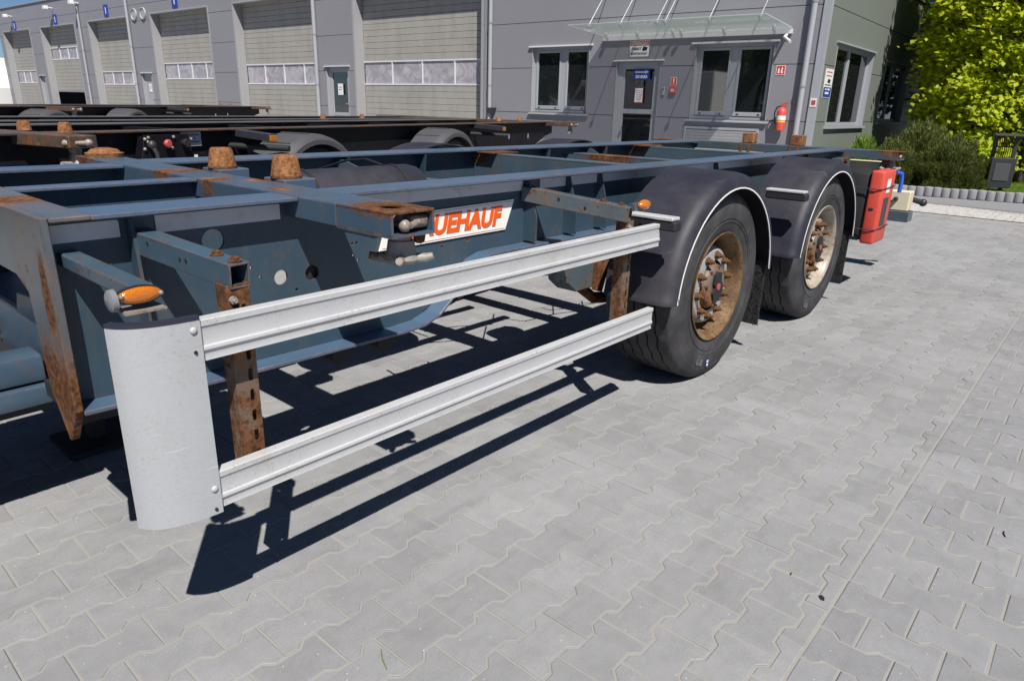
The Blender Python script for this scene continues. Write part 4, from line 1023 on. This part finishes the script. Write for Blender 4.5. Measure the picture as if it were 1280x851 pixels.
# downpipes, gutters
for u, zt, r in ((4.66, 4.1, .055), (12.72, 4.2, .05), (20.22, 5.4, .06), (33.43, 5.4, .06), (38.6, 5.45, .05)):
    p_ = bp_('downpipe', MB().tube([(UV(u), .075, 0), (UV(u), .075, zt)], r, 12), 'frame', None, 60)
    for z in (1.9, 3.4): bp_('pipe_clip', MB().lathe([(z, r+.008), (z+.04, r+.008)], (UV(u), .075, 0), n=12), 'trim', p_)
bp_('pipe_shoe', MB().plate([(UV(12.55)-.02, 1.36), (UV(12.55)+.2, 1.36), (UV(12.55)+.16, 1.22), (UV(12.55)+.02, 1.22)], .002, .16, 'Y'), 'bin')
for u in (32.88, 32.05):
    v_ = bp_('round_vent', MB().lathe([(.0, .24), (.05, .24), (.06, .21), (.03, .2), (.03, .001)], (UV(u), 0, 4.67), 'Y', 24), 'frame', None, 40)
# low wall vent below the right window
gv = bp_('wall_grille', MB().box(UV(5.42), UV(7.08), .002, .02, .30, .34).box(UV(5.42), UV(7.08), .002, .03, 1.05, 1.10).box(UV(5.42), UV(5.47), .002, .03, .34, 1.05).box(UV(7.03), UV(7.08), .002, .03, .34, 1.05), 'frame')
for k in range(11): bp_('louvre', MB().plate([(.004, .36+k*.063), (.022, .345+k*.063), (.026, .395+k*.063), (.008, .41+k*.063)], UV(5.475), UV(7.025), 'X'), 'reveal', gv)
# glass canopy: sheet rises a little outwards, hangs from rods
cz0, cz1, cy = 2.98, 3.13, 1.05
ca = bp_('glass_canopy', MB().add([(UV(5.03), .05, cz0), (UV(9.28), .05, cz0), (UV(9.60), cy, cz1), (UV(5.20), cy, cz1), (UV(5.03), .05, cz0+.014), (UV(9.28), .05, cz0+.014), (UV(9.60), cy, cz1+.014), (UV(5.20), cy, cz1+.014)],
         [(0, 1, 2, 3), (7, 6, 5, 4), (0, 4, 5, 1), (1, 5, 6, 2), (2, 6, 7, 3), (3, 7, 4, 0)]), 'canopy')
bp_('wall_profile', MB().box(UV(5.02), UV(9.30), .002, .06, cz0-.10, cz0-.015), 'whiteframe', ca)
for u in (9.18, 8.38, 7.52, 7.33, 6.38, 5.36):
    yf = .86; zf = cz0+(cz1-cz0)*(yf-.05)/(cy-.05)
    r_ = bp_('hanger_rod', MB().tube([(UV(u), yf, zf+.03), (UV(u), .03, zf+1.0)], .011, 8), 'steelbright', ca, 60)
    bp_('clamp', MB().lathe([(zf-.05, .02), (zf-.012, .035), (zf+.03, .035), (zf+.05, .015)], (UV(u), yf, 0), n=12), 'steelbright', ca, 40)
    bp_('clamp', MB().lathe([(cz0-.04, .02), (cz0+.0, .035), (cz0+.05, .035), (cz0+.07, .015)], (UV(u)-.02, .16, 0), n=12), 'steelbright', ca, 40)
    bp_('clamp_arm', MB().box(UV(u)-.035, UV(u)-.005, .06, .16, cz0-.06, cz0-.03), 'steelbright', ca)
bp_('floodlight', MB().tube([(UV(5.12), .03, 2.86), (UV(5.08), .25, 2.80), (UV(4.90), .42, 2.70)], .03, 10), 'whiteframe', None, 60)
# office side wall (plane x=0, running back)
sops = [(-3.84, -.90, 1.18, 2.77), (-7.9, -5.13, 1.26, 2.68)]
def side_piece(y0, y1, z0, z1, g=.007):
    y0 += g; y1 -= g; z0 += g; z1 -= g
    ys = sorted({y0, y1}|{e for o in sops for e in o[:2] if y0 < e < y1}); zs = sorted({z0, z1}|{e for o in sops for e in o[2:] if z0 < e < z1}); mb = MB()
    ok = lambda i, k: 0 <= i < len(ys)-1 and 0 <= k < len(zs)-1 and not any(o[0] < (ys[i]+ys[i+1])/2 < o[1] and o[2] < (zs[k]+zs[k+1])/2 < o[3] for o in sops)
    for i in range(len(ys)-1):
        for k in range(len(zs)-1):
            if not ok(i, k): continue
            a, b, c, d = ys[i], ys[i+1], zs[k], zs[k+1]
            mb.add([(0, a, c), (0, b, c), (0, b, d), (0, a, d)], [(0, 1, 2, 3)])
            for (di, dk), (p, q) in (((-1, 0), ((a, c), (a, d))), ((1, 0), ((b, c), (b, d))), ((0, -1), ((a, c), (b, c))), ((0, 1), ((a, d), (b, d)))):
                if not ok(i+di, k+dk): mb.add([(0, *p), (0, *q), (.06, *q), (.06, *p)], [(0, 1, 2, 3)])
    return mb
for z0, z1 in zip(rowsO, rowsO[1:]):
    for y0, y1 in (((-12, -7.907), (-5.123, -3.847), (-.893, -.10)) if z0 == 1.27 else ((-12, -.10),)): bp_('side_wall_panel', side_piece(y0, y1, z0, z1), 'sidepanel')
mbc = MB()
for y0, y1, z0, z1 in ((-12, -7.9, -.1, 4.28), (-7.9, -5.13, -.1, 1.26), (-7.9, -5.13, 2.68, 4.28), (-5.13, -3.84, -.1, 4.28), (-3.84, -.9, -.1, 1.18), (-3.84, -.9, 2.77, 4.28), (-.9, -.345, -.1, 4.28)): mbc.box(.02, .3, y0, y1, z0, z1)
bp_('wall_core', mbc, 'joint')
def side_window(y0, y1, z0, z1, ms):
    o = bp_('window', MB().box(.10, .16, y0, y1, z0, z0+.08).box(.10, .16, y0, y1, z1-.08, z1).box(.10, .16, y0, y0+.09, z0+.08, z1-.08).box(.10, .16, y1-.09, y1, z0+.08, z1-.08), 'frame')
    for m_ in ms: bp_('mullion', MB().box(.095, .16, m_-.07, m_+.07, z0+.081, z1-.081), 'frame', o)
    e = [y0+.09]+[v for m_ in ms for v in (m_-.07, m_+.07)]+[y1-.09]
    for a, b in zip(e[::2], e[1::2]): bp_('pane', MB().box(.125, .135, a, b, z0+.08, z1-.08), 'glass', o)
    bp_('sill', MB().plate([(-.06, z0-.05), (-.06, z0-.015), (.12, z0+.01), (.12, z0-.03)], y0-.08, y1+.08, 'Y') if False else MB().box(-.06, .10, y0-.08, y1+.08, z0-.045, z0-.002), 'frame', o)
    bp_('head_trim', MB().box(-.04, .0, y0-.08, y1+.08, z1, z1+.03), 'frame', o)
    bp_('reveal', MB().box(-.01, .16, y0-.001, y0+.008, z0, z1).box(-.01, .16, y1-.008, y1+.001, z0, z1).box(-.01, .16, y0, y1, z1-.008, z1-.001), 'frame', o)
    bp_('backing', MB().box(.27, .3, y0, y1, z0, z1), 'joint', o)
side_window(-3.84, -.90, 1.18, 2.77, (-2.2,)); side_window(-7.9, -5.13, 1.26, 2.68, (-6.4,))
bp_('parapet_cap', MB().box(-.05, .25, -12.05, -.31, 4.30, 4.36), 'trim')

# ================================================================== SIGNS AND FITTINGS ON THE WALL
def wall_item(name, u, z, label, cat, out=.004, group=None):
    o = empty(name, nbv*(DF-out)+ubv*u+Vector((0, 0, z)), 0, label, cat, group)
    o.rotation_euler = Matrix((-ubv, Vector((0, 0, 1)), -nbv)).transposed().to_euler(); return o      # local x right, y up, z out of the wall
def lett(parent, s, size, m, x, y, z=.006, bold=0., w=None, depth=.0008):
    me = text_mesh(s, size, MT[m], bold=bold, depth=depth)
    if w: ww = max(v.co.x for v in me.vertices)-min(v.co.x for v in me.vertices); me.transform(Matrix.Diagonal((w/ww, 1, 1, 1)))
    o = link('lettering', me, parent, (x, y, z)); return o
def pl(parent, name, x0, x1, y0, y1, z0, z1, m): return link(name, mesh(name, MB().box(x0, x1, y0, y1, z0, z1), MT[m]), parent)
s = wall_item('warning_sign', 8.36, 2.70, 'white warning sign reading UWAGA in red above the entrance door', 'sign')
pl(s, 'board', -.24, .24, -.165, .165, 0, .005, 'white'); pl(s, 'red_band', -.225, .225, .055, .15, .0052, .0065, 'redsign'); lett(s, 'UWAGA!', .11, 'white', 0, .10, .0078, .004, .40)
lett(s, 'OBIEKT', .075, 'blacktext', -.07, -.01, .0065, .002, .24); lett(s, 'MONITOROWANY', .075, 'blacktext', 0, -.11, .0065, .002, .42)
link('camera_symbol', mesh('camera_symbol', MB().plate([(.07, -.03), (.18, -.05), (.21, .02), (.10, .045)], .0056, .0068, 'Z').plate([(.08, -.03), (.10, -.06), (.14, -.05)], .0057, .0067, 'Z'), MT['blacktext']), s)
s = wall_item('direction_sign', 8.29, 2.17, 'blue sign with white arrow and DO BIURA on the entrance door', 'sign', out=-.068)
pl(s, 'board', -.21, .21, -.105, .105, 0, .006, 'bluesign')
link('arrow', mesh('arrow', MB().plate([(-.17, .025), (.09, .025), (.09, -.0), (.18, .045), (.09, .09), (.09, .06), (-.17, .06)], .0062, .0075, 'Z'), MT['white']), s); lett(s, 'DO BIURA', .09, 'white', 0, -.058, .0072, .003, .30)
s = wall_item('notice', 8.33, 1.97, 'small grey notice right under the blue arrow sign', 'notice', out=-.075); pl(s, 'sheet', -.1, .1, -.075, .075, 0, .003, 'binpanel'); pl(s, 'print', -.02, .02, -.02, .02, .0031, .004, 'blacktext')
s = wall_item('notice', 8.33, 1.72, 'white opening hours sheet with red border on the entrance door', 'notice', out=-.075); pl(s, 'sheet', -.11, .11, -.16, .16, 0, .003, 'redsign'); pl(s, 'paper', -.1, .1, -.15, .15, .0031, .0042, 'white')
for k in range(5): pl(s, 'print_line', -.07, .07-.02*(k % 2), .09-k*.045, .10-k*.045, .0043, .005, 'binpanel')
s = wall_item('alarm_sign', 7.445, 2.015, 'red fire alarm sign above the red call point', 'sign'); pl(s, 'board', -.07, .07, -.085, .085, 0, .004, 'white'); pl(s, 'red_field', -.06, .06, -.075, .075, .0041, .005, 'redsign')
link('flame_symbol', mesh('flame_symbol', MB().plate([(-.012, -.05), (.012, -.05), (.014, -.02), (-.014, -.02)], .0051, .006, 'Z').plate([(-.014, -.01), (.014, -.01), (.02, .055), (-.02, .055)], .0051, .006, 'Z'), MT['white']), s)
s = wall_item('fire_call_point', 7.435, 1.835, 'red fire alarm call point box beside the entrance door', 'call point'); link('case', mesh('case', MB().box(-.075, .075, -.065, .065, 0, .05), MT['red'], None, .01), s); pl(s, 'glass_window', -.035, .035, -.03, .02, .051, .053, 'white'); pl(s, 'button', -.012, .012, -.015, .008, .0535, .056, 'blacktext')
s = wall_item('intercom', 7.67, 1.815, 'slim silver intercom between the door and the red call point', 'intercom'); link('case', mesh('case', MB().box(-.03, .03, -.085, .085, 0, .03), MT['steelbright'], None, .005), s); pl(s, 'speaker', -.015, .015, .02, .05, .0305, .032, 'blacktext')
s = wall_item('extinguisher_sign', 5.15, 2.22, 'red and white pictogram sign above the wall fire extinguisher', 'sign'); pl(s, 'board', -.09, .09, -.09, .09, 0, .004, 'white'); pl(s, 'red_field', -.08, .08, -.08, .08, .0041, .005, 'redsign')
link('pictogram', mesh('pictogram', MB().plate([(-.05, -.055), (-.02, -.055), (-.02, .02), (-.03, .045), (-.045, .03), (-.05, .02)], .0051, .006, 'Z').plate([(.01, -.055), (.05, -.055), (.05, -.03), (.03, .0), (.05, .03), (.03, .06), (.012, .02)], .0051, .006, 'Z'), MT['white']), s)
s = wall_item('fire_extinguisher', 4.97, 1.33, 'red fire extinguisher hanging on the office wall below its sign', 'fire extinguisher')
link('cylinder', mesh('cylinder', MB().lathe([(-.24, .075), (-.235, .088), (.11, .088), (.15, .075), (.18, .04), (.20, .025)], (0, 0, 0), 'Y', 22), MT['red'], 40), s).location = (0, 0, .11)
link('label_band', mesh('label_band', MB().lathe([(-.04, .0885), (-.04, .0895), (.04, .0895), (.04, .0885)], (0, 0, 0), 'Y', 22, cap=False), MT['white'], 40), s).location = (0, 0, .11)
link('label_stripe', mesh('label_stripe', MB().lathe([(-.085, .0885), (-.085, .0892), (-.055, .0892), (-.055, .0885)], (0, 0, 0), 'Y', 22, cap=False), MT['yellow'], 40), s).location = (0, 0, .11)
link('valve', mesh('valve', MB().box(-.03, .03, .20, .24, -.02, .02).bar((-.03, .25, 0), (.10, .28, 0), .03, .012).bar((-.03, .22, 0), (.09, .225, 0), .03, .012), MT['red']), s).location = (0, 0, .11)
link('hose', mesh('hose', MB().tube([(-.03, .22, .11), (-.10, .20, .12), (-.14, .10, .12), (-.125, -.05, .12), (-.105, -.12, .12)], .014, 8), MT['blacktext'], 60), s)
link('wall_bracket', mesh('wall_bracket', MB().box(-.03, .03, -.1, .15, 0, .03), MT['bin']), s)
s = wall_item('notice', 4.42, 1.63, 'small pale notice on the corner trim near the wall extinguisher', 'notice', out=.034); pl(s, 'sheet', -.06, .06, -.08, .08, 0, .003, 'white'); pl(s, 'print', -.04, .04, -.05, .04, .0031, .004, 'pink')
# sign on the side wall
s = empty('side_sign', nbv*(DF+.62)+ubv*(4.4-.004)+Vector((0, 0, 2.0)), 0, 'white and blue sign board on the office side wall before the window', 'sign')
s.rotation_euler = Matrix((nbv, Vector((0, 0, 1)), -ubv)).transposed().to_euler()
pl(s, 'board', -.26, .26, -.27, .27, 0, .005, 'white'); pl(s, 'blue_field', -.25, .25, -.26, -.07, .0052, .0062, 'bluesign'); pl(s, 'red_line', -.18, .18, .20, .22, .0052, .0062, 'redsign'); pl(s, 'red_line', -.18, .18, .13, .15, .0052, .0062, 'redsign')
link('camera_symbol', mesh('camera_symbol', MB().plate([(-.08, .02), (.1, .0), (.14, .07), (-.02, .09)], .0052, .0064, 'Z'), MT['blacktext']), s); pl(s, 'print_line', -.2, .2, -.04, -.02, .0052, .0062, 'blacktext')
link('arrow', mesh('arrow', MB().plate([(-.17, -.12), (.09, -.12), (.09, -.14), (.18, -.11), (.09, -.08), (.09, -.10), (-.17, -.10)], .0064, .0074, 'Z'), MT['white']), s); pl(s, 'print_line', -.12, .12, -.2, -.16, .0064, .0074, 'white')
# blue bay signs with a white bar, lamps over the doors
for k, (u, z, wh_) in enumerate(((47.5, 4.87, 'the farthest sectional door'), (41.6, 4.90, 'the half open sectional door'), (35.6, 4.98, 'the door right of the half open one'), (29.25, 4.98, 'the sectional door beside the round vents'))):
    s = wall_item('bay_sign', u, z, 'blue bay sign above '+wh_, 'sign', out=.004, group='blue bay signs over the doors')
    pl(s, 'board', -.22, .22, -.24, .24, 0, .02, 'bluesign'); pl(s, 'digit', -.035, .035, -.13, .13, .0205, .024, 'white')
for u, z, wh_ in ((47.7, 5.35, 'the farthest bay sign'), (41.75, 5.42, 'the bay sign of the half open door'), (38.5, 5.45, 'the pier with the downpipe')):
    s = wall_item('wall_lamp', u, z, 'small white floodlight above '+wh_, 'lamp', group='floodlights along the eaves')
    link('arm', mesh('arm', MB().tube([(0, 0, 0), (0, .03, .25)], .03, 8), MT['whiteframe']), s); link('head', mesh('head', MB().box(-.16, .16, -.08, .08, .22, .40), MT['white'], None, .02), s)
for nm, u, z, lb in (('notice', 19.2, 1.78, 'white sheet on the glazed workshop door'), ('notice', 32.45, 1.75, 'white sheet on the plain grey workshop door')):
    s = wall_item(nm, u, z, lb, 'notice', out=-.07 if u < 20 else -.08); pl(s, 'sheet', -.13, .13, -.17, .17, 0, .004, 'white'); pl(s, 'print_line', -.08, .08, .05, .07, .0041, .005, 'binpanel'); pl(s, 'print_line', -.08, .06, -.02, 0, .0041, .005, 'binpanel')
# white lorries: beyond the far end of the building, and across the yard where the office window mirrors it
for LP, LR, LT in ((nbv*(DF-1.0)+ubv*53.6, TB+R(8), 'white box lorry parked beyond the far end of the building'), (Vector((-7.5, 22.5, 0)), R(-90), 'white box lorry across the yard, mirrored in the office window')):
  LV = empty('lorry', LP, LR, LT, 'lorry', 'white lorries')
  q = lambda n_, mb, m, par=None, bev=0: link(n_, mesh(n_, mb, MT[m], None, bev), par or LV)
  q('cargo_box', MB().box(-.4, 6.5, -2.5, 0, 1.0, 3.4), 'white', None, .03); q('chassis', MB().box(-2.4, 6.5, -1.9, -.6, .55, .95), 'dark')
  cb = q('cab', MB().plate([(-2.5, .6), (-.5, .6), (-.5, 2.9), (-1.7, 2.9), (-2.3, 1.9), (-2.5, 1.7)], -2.45, -.05, 'Y'), 'white', None, .05)
  q('side_window', MB().plate([(-2.1, 1.85), (-.9, 1.85), (-.9, 2.6), (-1.65, 2.6)], -.045, -.03, 'Y'), 'glass', cb)
  for x in (-1.8, 2.5, 4.2):
      for y, r in ((0, 0), (-2.5, math.pi)):
          o = link('wheel', tm, LV, (x, y, .515)); o.rotation_euler = (0, 0, math.pi-r)

# ================================================================== PLANTS
def leaves_mesh(name, P, N, size, m, aspect=1.4, seed=0, fold=.25):
    """one folded diamond leaf per point"""
    g = np.random.default_rng(seed); n = len(P)
    N = N/np.maximum(1e-6, np.linalg.norm(N, axis=1, keepdims=True))
    t = g.normal(size=(n, 3)); a = np.cross(N, t); a /= np.maximum(1e-6, np.linalg.norm(a, axis=1, keepdims=True)); b = np.cross(N, a)
    s = (size*g.uniform(.65, 1.25, (n, 1)))
    V = np.stack([P-a*s*aspect*.5, P-b*s*.5+N*s*fold*.5, P+a*s*aspect*.5, P+b*s*.5+N*s*fold*.5], 1).reshape(-1, 3)
    me = bpy.data.meshes.new(name); me.vertices.add(4*n); me.vertices.foreach_set('co', V.astype(np.float32).ravel())
    me.loops.add(6*n); me.polygons.add(2*n)
    base = (np.arange(n)*4)[:, None]; F = np.concatenate([base+np.array([0, 1, 2]), base+np.array([0, 2, 3])], 1).ravel()
    me.loops.foreach_set('vertex_index', F.astype(np.int32)); me.polygons.foreach_set('loop_start', np.arange(0, 6*n, 3, dtype=np.int32))
    me.update(calc_edges=True); me.materials.append(m); me.validate(); return me
def crown_points(g, n_cl, per, rx, rz, zc, cl_r, shape=1.0, low=0.):
    """leaf clumps through an upright crown, denser toward the outside"""
    C_ = g.normal(size=(n_cl, 3)); C_ /= np.linalg.norm(C_, axis=1, keepdims=True)
    if shape != 1.: C_[:, :2] *= np.maximum(.12, np.linalg.norm(C_[:, :2], axis=1, keepdims=True))**(shape-1.)
    C_ *= (g.uniform(.5, 1., (n_cl, 1)) if shape == 1. else g.uniform(.7, 1., (n_cl, 1)))**.4
    lump = 1+.14*np.sin(C_[:, :1]*7+C_[:, 2:]*9)+.10*g.normal(size=(n_cl, 1))
    C_ = C_*lump*np.array([rx, rx, rz]); C_[:, 2] += zc
    C_ = C_[C_[:, 2] > low]
    P = []; N = []
    for c in C_:
        k = int(per*g.uniform(.5, 1.4)); d = g.normal(size=(k, 3))*cl_r*np.array([1, 1, .55])*g.uniform(.7, 1.3)
        P.append(c+d); out = (c-np.array([0, 0, zc]))*np.array([1/rx, 1/rx, .4/rz]); N.append(out*.4+np.array([0, 0, .35])+np.array(SUN_DIR)*1.1+g.normal(size=(k, 3))*.45)
    return np.concatenate(P), np.concatenate(N), C_
def branch_mb(C_, g, h, r0, k=26, trunk_top=.85):
    mb = MB(); top = (0, 0, h*trunk_top); mb.tube([(0, 0, -.05), (.02, .01, h*.3), (-.01, .03, h*.6), top], r0, 10, r0*.25)
    for c in C_[g.choice(len(C_), min(k, len(C_)), replace=False)]:
        z0 = max(.25, c[2]*.62-.2); mb.tube([(0, 0, z0), (c[0]*.5, c[1]*.5, (z0+c[2])*.52), tuple(c)], r0*.28, 6, r0*.07)
    return mb
def tree(name, loc, label, cat, h, rx, rz, zc, n_cl, per, size, m, seed, cl_r=.2, r0=.09, group=None, low=.15):
    g = np.random.default_rng(seed); T = empty(name, loc, 0, label, cat, group)
    P, N, C_ = crown_points(g, n_cl, per, rx, rz, zc, cl_r, .5, low)
    link('crown', leaves_mesh('crown', P, N, size, MT[m], seed=seed), T)
    link('trunk', mesh('trunk', branch_mb(C_, g, h, r0), MT['bark'], 60), T)
    return T
tree('hornbeam_tree', (19.9, 2.95, .02), 'bright yellow green hornbeam beside the office side wall', 'tree', 7.6, 1.18, 3.9, 3.7, 1300, 80, .098, 'leaf', 11, .17)
tree('hornbeam_tree', (21.2, 1.35, .02), 'bright yellow green hornbeam behind the litter bin', 'tree', 7.6, 1.35, 3.8, 4.2, 1300, 80, .098, 'leaf', 12, .17)
tree('hornbeam_tree', (23.5, -.6, .02), 'bright yellow green hornbeam farthest from the office wall', 'tree', 7.4, 1.4, 3.7, 4.1, 420, 60, .09, 'leaf', 13, .22)
tree('hornbeam_tree', (23.2, 3.7, .02), 'bright yellow green hornbeam deep behind along the office side wall', 'tree', 7.4, 1.0, 3.7, 3.7, 600, 60, .09, 'leaf', 14, .22)
def needles_mesh(name, P, D, ln, wd, m, seed):
    g = np.random.default_rng(seed); n = len(P); D = D/np.linalg.norm(D, axis=1, keepdims=True); t = g.normal(size=(n, 3)); a = np.cross(D, t); a /= np.linalg.norm(a, axis=1, keepdims=True)
    L_ = ln*g.uniform(.6, 1.3, (n, 1)); V = np.stack([P-a*wd, P+a*wd, P+D*L_+a*wd*.3, P+D*L_-a*wd*.3], 1).reshape(-1, 3)
    me = bpy.data.meshes.new(name); me.vertices.add(4*n); me.vertices.foreach_set('co', V.astype(np.float32).ravel()); me.loops.add(4*n); me.polygons.add(n)
    me.loops.foreach_set('vertex_index', np.arange(4*n, dtype=np.int32)); me.polygons.foreach_set('loop_start', np.arange(0, 4*n, 4, dtype=np.int32))
    me.update(calc_edges=True); me.materials.append(m); me.validate(); return me
def shrub(name, loc, label, rx, ry, h, n, m, seed, ln=.10, wd=.012, stem=.03, zlo=0., pads=None, cat='shrub'):
    g = np.random.default_rng(seed); T = empty(name, loc, 0, label, cat)
    d = g.normal(size=(n, 3)); d /= np.linalg.norm(d, axis=1, keepdims=True)
    if pads is None:
        d[:, 2] = np.abs(d[:, 2])**.9; rad = g.uniform(.45, 1., (n, 1))**.4
        lump = 1+.13*np.sin(d[:, :1]*11+seed)*np.sin(d[:, 1:2]*9+2)+.10*np.sin(d[:, 2:]*14+d[:, :1]*6)+.06*np.sin(d[:, 1:2]*27)*np.sin(d[:, 2:]*23)
        P = d*rad*lump*np.array([rx, ry, h]); D = d+np.array([0, 0, .7])+g.normal(size=(n, 3))*.35
        tips = P[g.choice(n, 14, replace=False)]
    else:
        idx = g.integers(0, len(pads), n); pc = np.array([p[:3] for p in pads])[idx]; pr_ = np.array([p[3] for p in pads])[idx][:, None]
        d[:, 2] = np.where(d[:, 2] < -.3, -d[:, 2], d[:, 2]); P = pc+d*pr_*g.uniform(.55, 1., (n, 1))**.5*np.array([1, 1, .62]); D = d+np.array([0, 0, .9])+g.normal(size=(n, 3))*.3
        tips = np.array([p[:3] for p in pads])
    link('foliage', needles_mesh('foliage', P, D, ln, wd, MT[m], seed), T)
    mb = MB()
    for c in tips: mb.tube([(0, 0, -.03), (c[0]*.35, c[1]*.35, c[2]*.5), (c[0]*.9, c[1]*.9, c[2]*.92)], stem, 6, stem*.3)
    link('stem', mesh('stem', mb, MT['bark'], 60), T); return T
shrub('yew_shrub', (16.5, 2.72, .03), 'dark green yew shrub with brownish tips beside the litter bin', .75, .62, .92, 30000, 'yew', 21, .045, .010)
shrub('yew_shrub', (16.3, 3.75, .03), 'low dark yew shrub behind the blue air hose', .7, .6, .80, 22000, 'yew', 22, .045, .010)
shrub('spindle_shrub', (15.9, 4.25, .03), 'light yellow green shrub at the foot of the office side wall', .35, .35, .85, 4000, 'grass', 23, .09, .016)
shrub('boxwood_shrub', (17.8, 3.6, .03), 'taller mid green shrub between the yew and the hornbeam', .8, .7, 1.15, 22000, 'yew', 25, .05, .011)
shrub('cloud_pine', (19.6, 1.85, .03), 'cloud pruned dark pine behind the litter bin', .8, .8, 1.6, 15000, 'pine', 24, .09, .008, .05, 0,
      [(-.2, .35, 1.42, .40), (.2, -.15, 1.60, .42), (0, -.6, 1.25, .42), (-.3, .0, .95, .42), (.1, .5, .9, .36), (0, -.35, .6, .4), (.3, -.8, 1.65, .34)], cat='pine')
# grass
n = 26000; gx = rng.uniform(16.0, 21.5, n); gy = rng.uniform(.6, 3.0, n); P = np.stack([gx, gy, np.full(n, .03)], 1); k = gx > 15.55+(3.0-gy)*.22; P = P[k]
D = np.stack([rng.normal(0, .35, len(P)), rng.normal(0, .35, len(P)), np.ones(len(P))], 1)
o = link('grass', needles_mesh('grass', P, D, .055, .006, MT['grass'], 31)); tag(o, 'short lawn grass around the litter bin', 'grass', kind='stuff')
# litter bin
LB = empty('litter_bin', (16.9, 1.93, .03), R(14), 'graphite metal litter bin with slanted body and ribbed hood', 'litter bin')
q = lambda n_, mb, m, par=None, bev=0: link(n_, mesh(n_, mb, MT[m], None, bev), par or LB)
by = q('body', MB().plate([(-.21, .12), (.19, .12), (.23, .78), (-.21, .78)], -.24, .24, 'Y'), 'bin', None, .01)
q('front_panel', MB().box(-.222, -.212, -.15, .15, .28, .66), 'binpanel', by, .004)
q('foot', MB().box(-.04, .06, -.12, -.04, -.03, .12), 'bin'); q('upright', MB().box(.16, .21, .17, .24, .12, 1.25), 'bin'); q('upright', MB().box(.16, .21, -.24, -.17, .781, 1.25), 'bin')
h_ = q('hood', MB().plate([(-.22, 1.25), (.26, 1.25), (.26, 1.31), (-.22, 1.28)], -.29, .27, 'Y'), 'bin', None, .006)
for k in range(9): q('hood_bar', MB().tube([(.185, -.16+k*.04, .79), (.185, -.16+k*.04, 1.25)], .008, 6), 'cone', h_)
q('rail', MB().box(.165, .205, -.17, .17, 1.0, 1.03), 'bin')
LB.scale = (.86, .86, .86)
# pale stepping stone on the lawn
o = link('stepping_stone', mesh('stepping_stone', MB().box(20.6, 21.3, .9, 1.75, .02, .075), MT['white'], None, .02)); tag(o, 'pale flat stone lying on the lawn', 'stone')
# bits lying on the paving
def bit(name, x, y, mb, m, label, cat, rz=0):
    o = link(name, mesh(name, mb, MT[m]), None, (x, y, .001)); o.rotation_euler = (0, 0, rz); tag(o, label, cat)
def gp(px, py):
    d = cr*((px-640)/FPX)+cd*((py-425.5)/FPX)+cf; t_ = -CAM_H/d.z; return d.x*t_, d.y*t_
x, y = gp(1027, 748); bit('rubber_scrap', x, y, MB().plate([(-.012, -.004), (.0, -.008), (.012, -.002), (.008, .007), (-.008, .006)], 0, .005, 'Z'), 'blacktext', 'small black rubber scrap on the paving', 'scrap', .6)
x, y = gp(989, 717); bit('dry_leaf', x, y, MB().plate([(-.008, 0), (0, -.003), (.009, 0), (0, .003)], 0, .002, 'Z'), 'cone', 'tiny orange brown leaf on the paving', 'leaf', .2)
x, y = gp(1255, 668); bit('twig', x, y, MB().tube([(-.02, 0, .003), (0, .002, .004), (.02, -.003, .003)], .002, 5), 'dark', 'small dark twig on the paving right of the straight joint', 'twig', .3)
x, y = gp(480, 825); bit('grass_blade', x, y, MB().tube([(-.035, 0, .002), (0, .004, .006), (.04, 0, .002)], .0012, 4), 'grass', 'single green grass blade lying on the paving', 'grass blade', 1.1)
# trees and a hedge across the yard: the office windows mirror them
g = np.random.default_rng(77); Pq, Nq, Cq = crown_points(g, 240, 46, 2.6, 3.2, 4.6, .5, low=1.0)
cm = leaves_mesh('crown', Pq, Nq, .26, MT['darkleaf'], seed=78); tmk = mesh('trunk', branch_mb(Cq, g, 6.5, .2, 18), MT['bark'], 60)
for k, (x, y, s_) in enumerate(((-22, 8, 1.1), (-24, 14, 1.25), (-22, 20, 1.0), (-25, 26, 1.3), (-23, 32, 1.1), (-24, 39, 1.2), (-24, 46, 1.1), (9, 66, .62), (4, 64, .55), (26, -7, 1.0), (30, 1.5, 1.15))):
    T = empty('broadleaf_tree', (x, y, 0), k*1.3, 'dark green broadleaf tree across the yard' if k < 7 else 'dark green broadleaf tree standing beyond the white lorry' if k < 9 else 'dark green broadleaf tree behind the hornbeams', 'tree', 'trees across the yard' if k < 7 else 'trees beyond the lorry' if k < 9 else 'trees behind the hornbeams')
    link('crown', cm, T); link('trunk', tmk, T); T.scale = (s_, s_, s_)
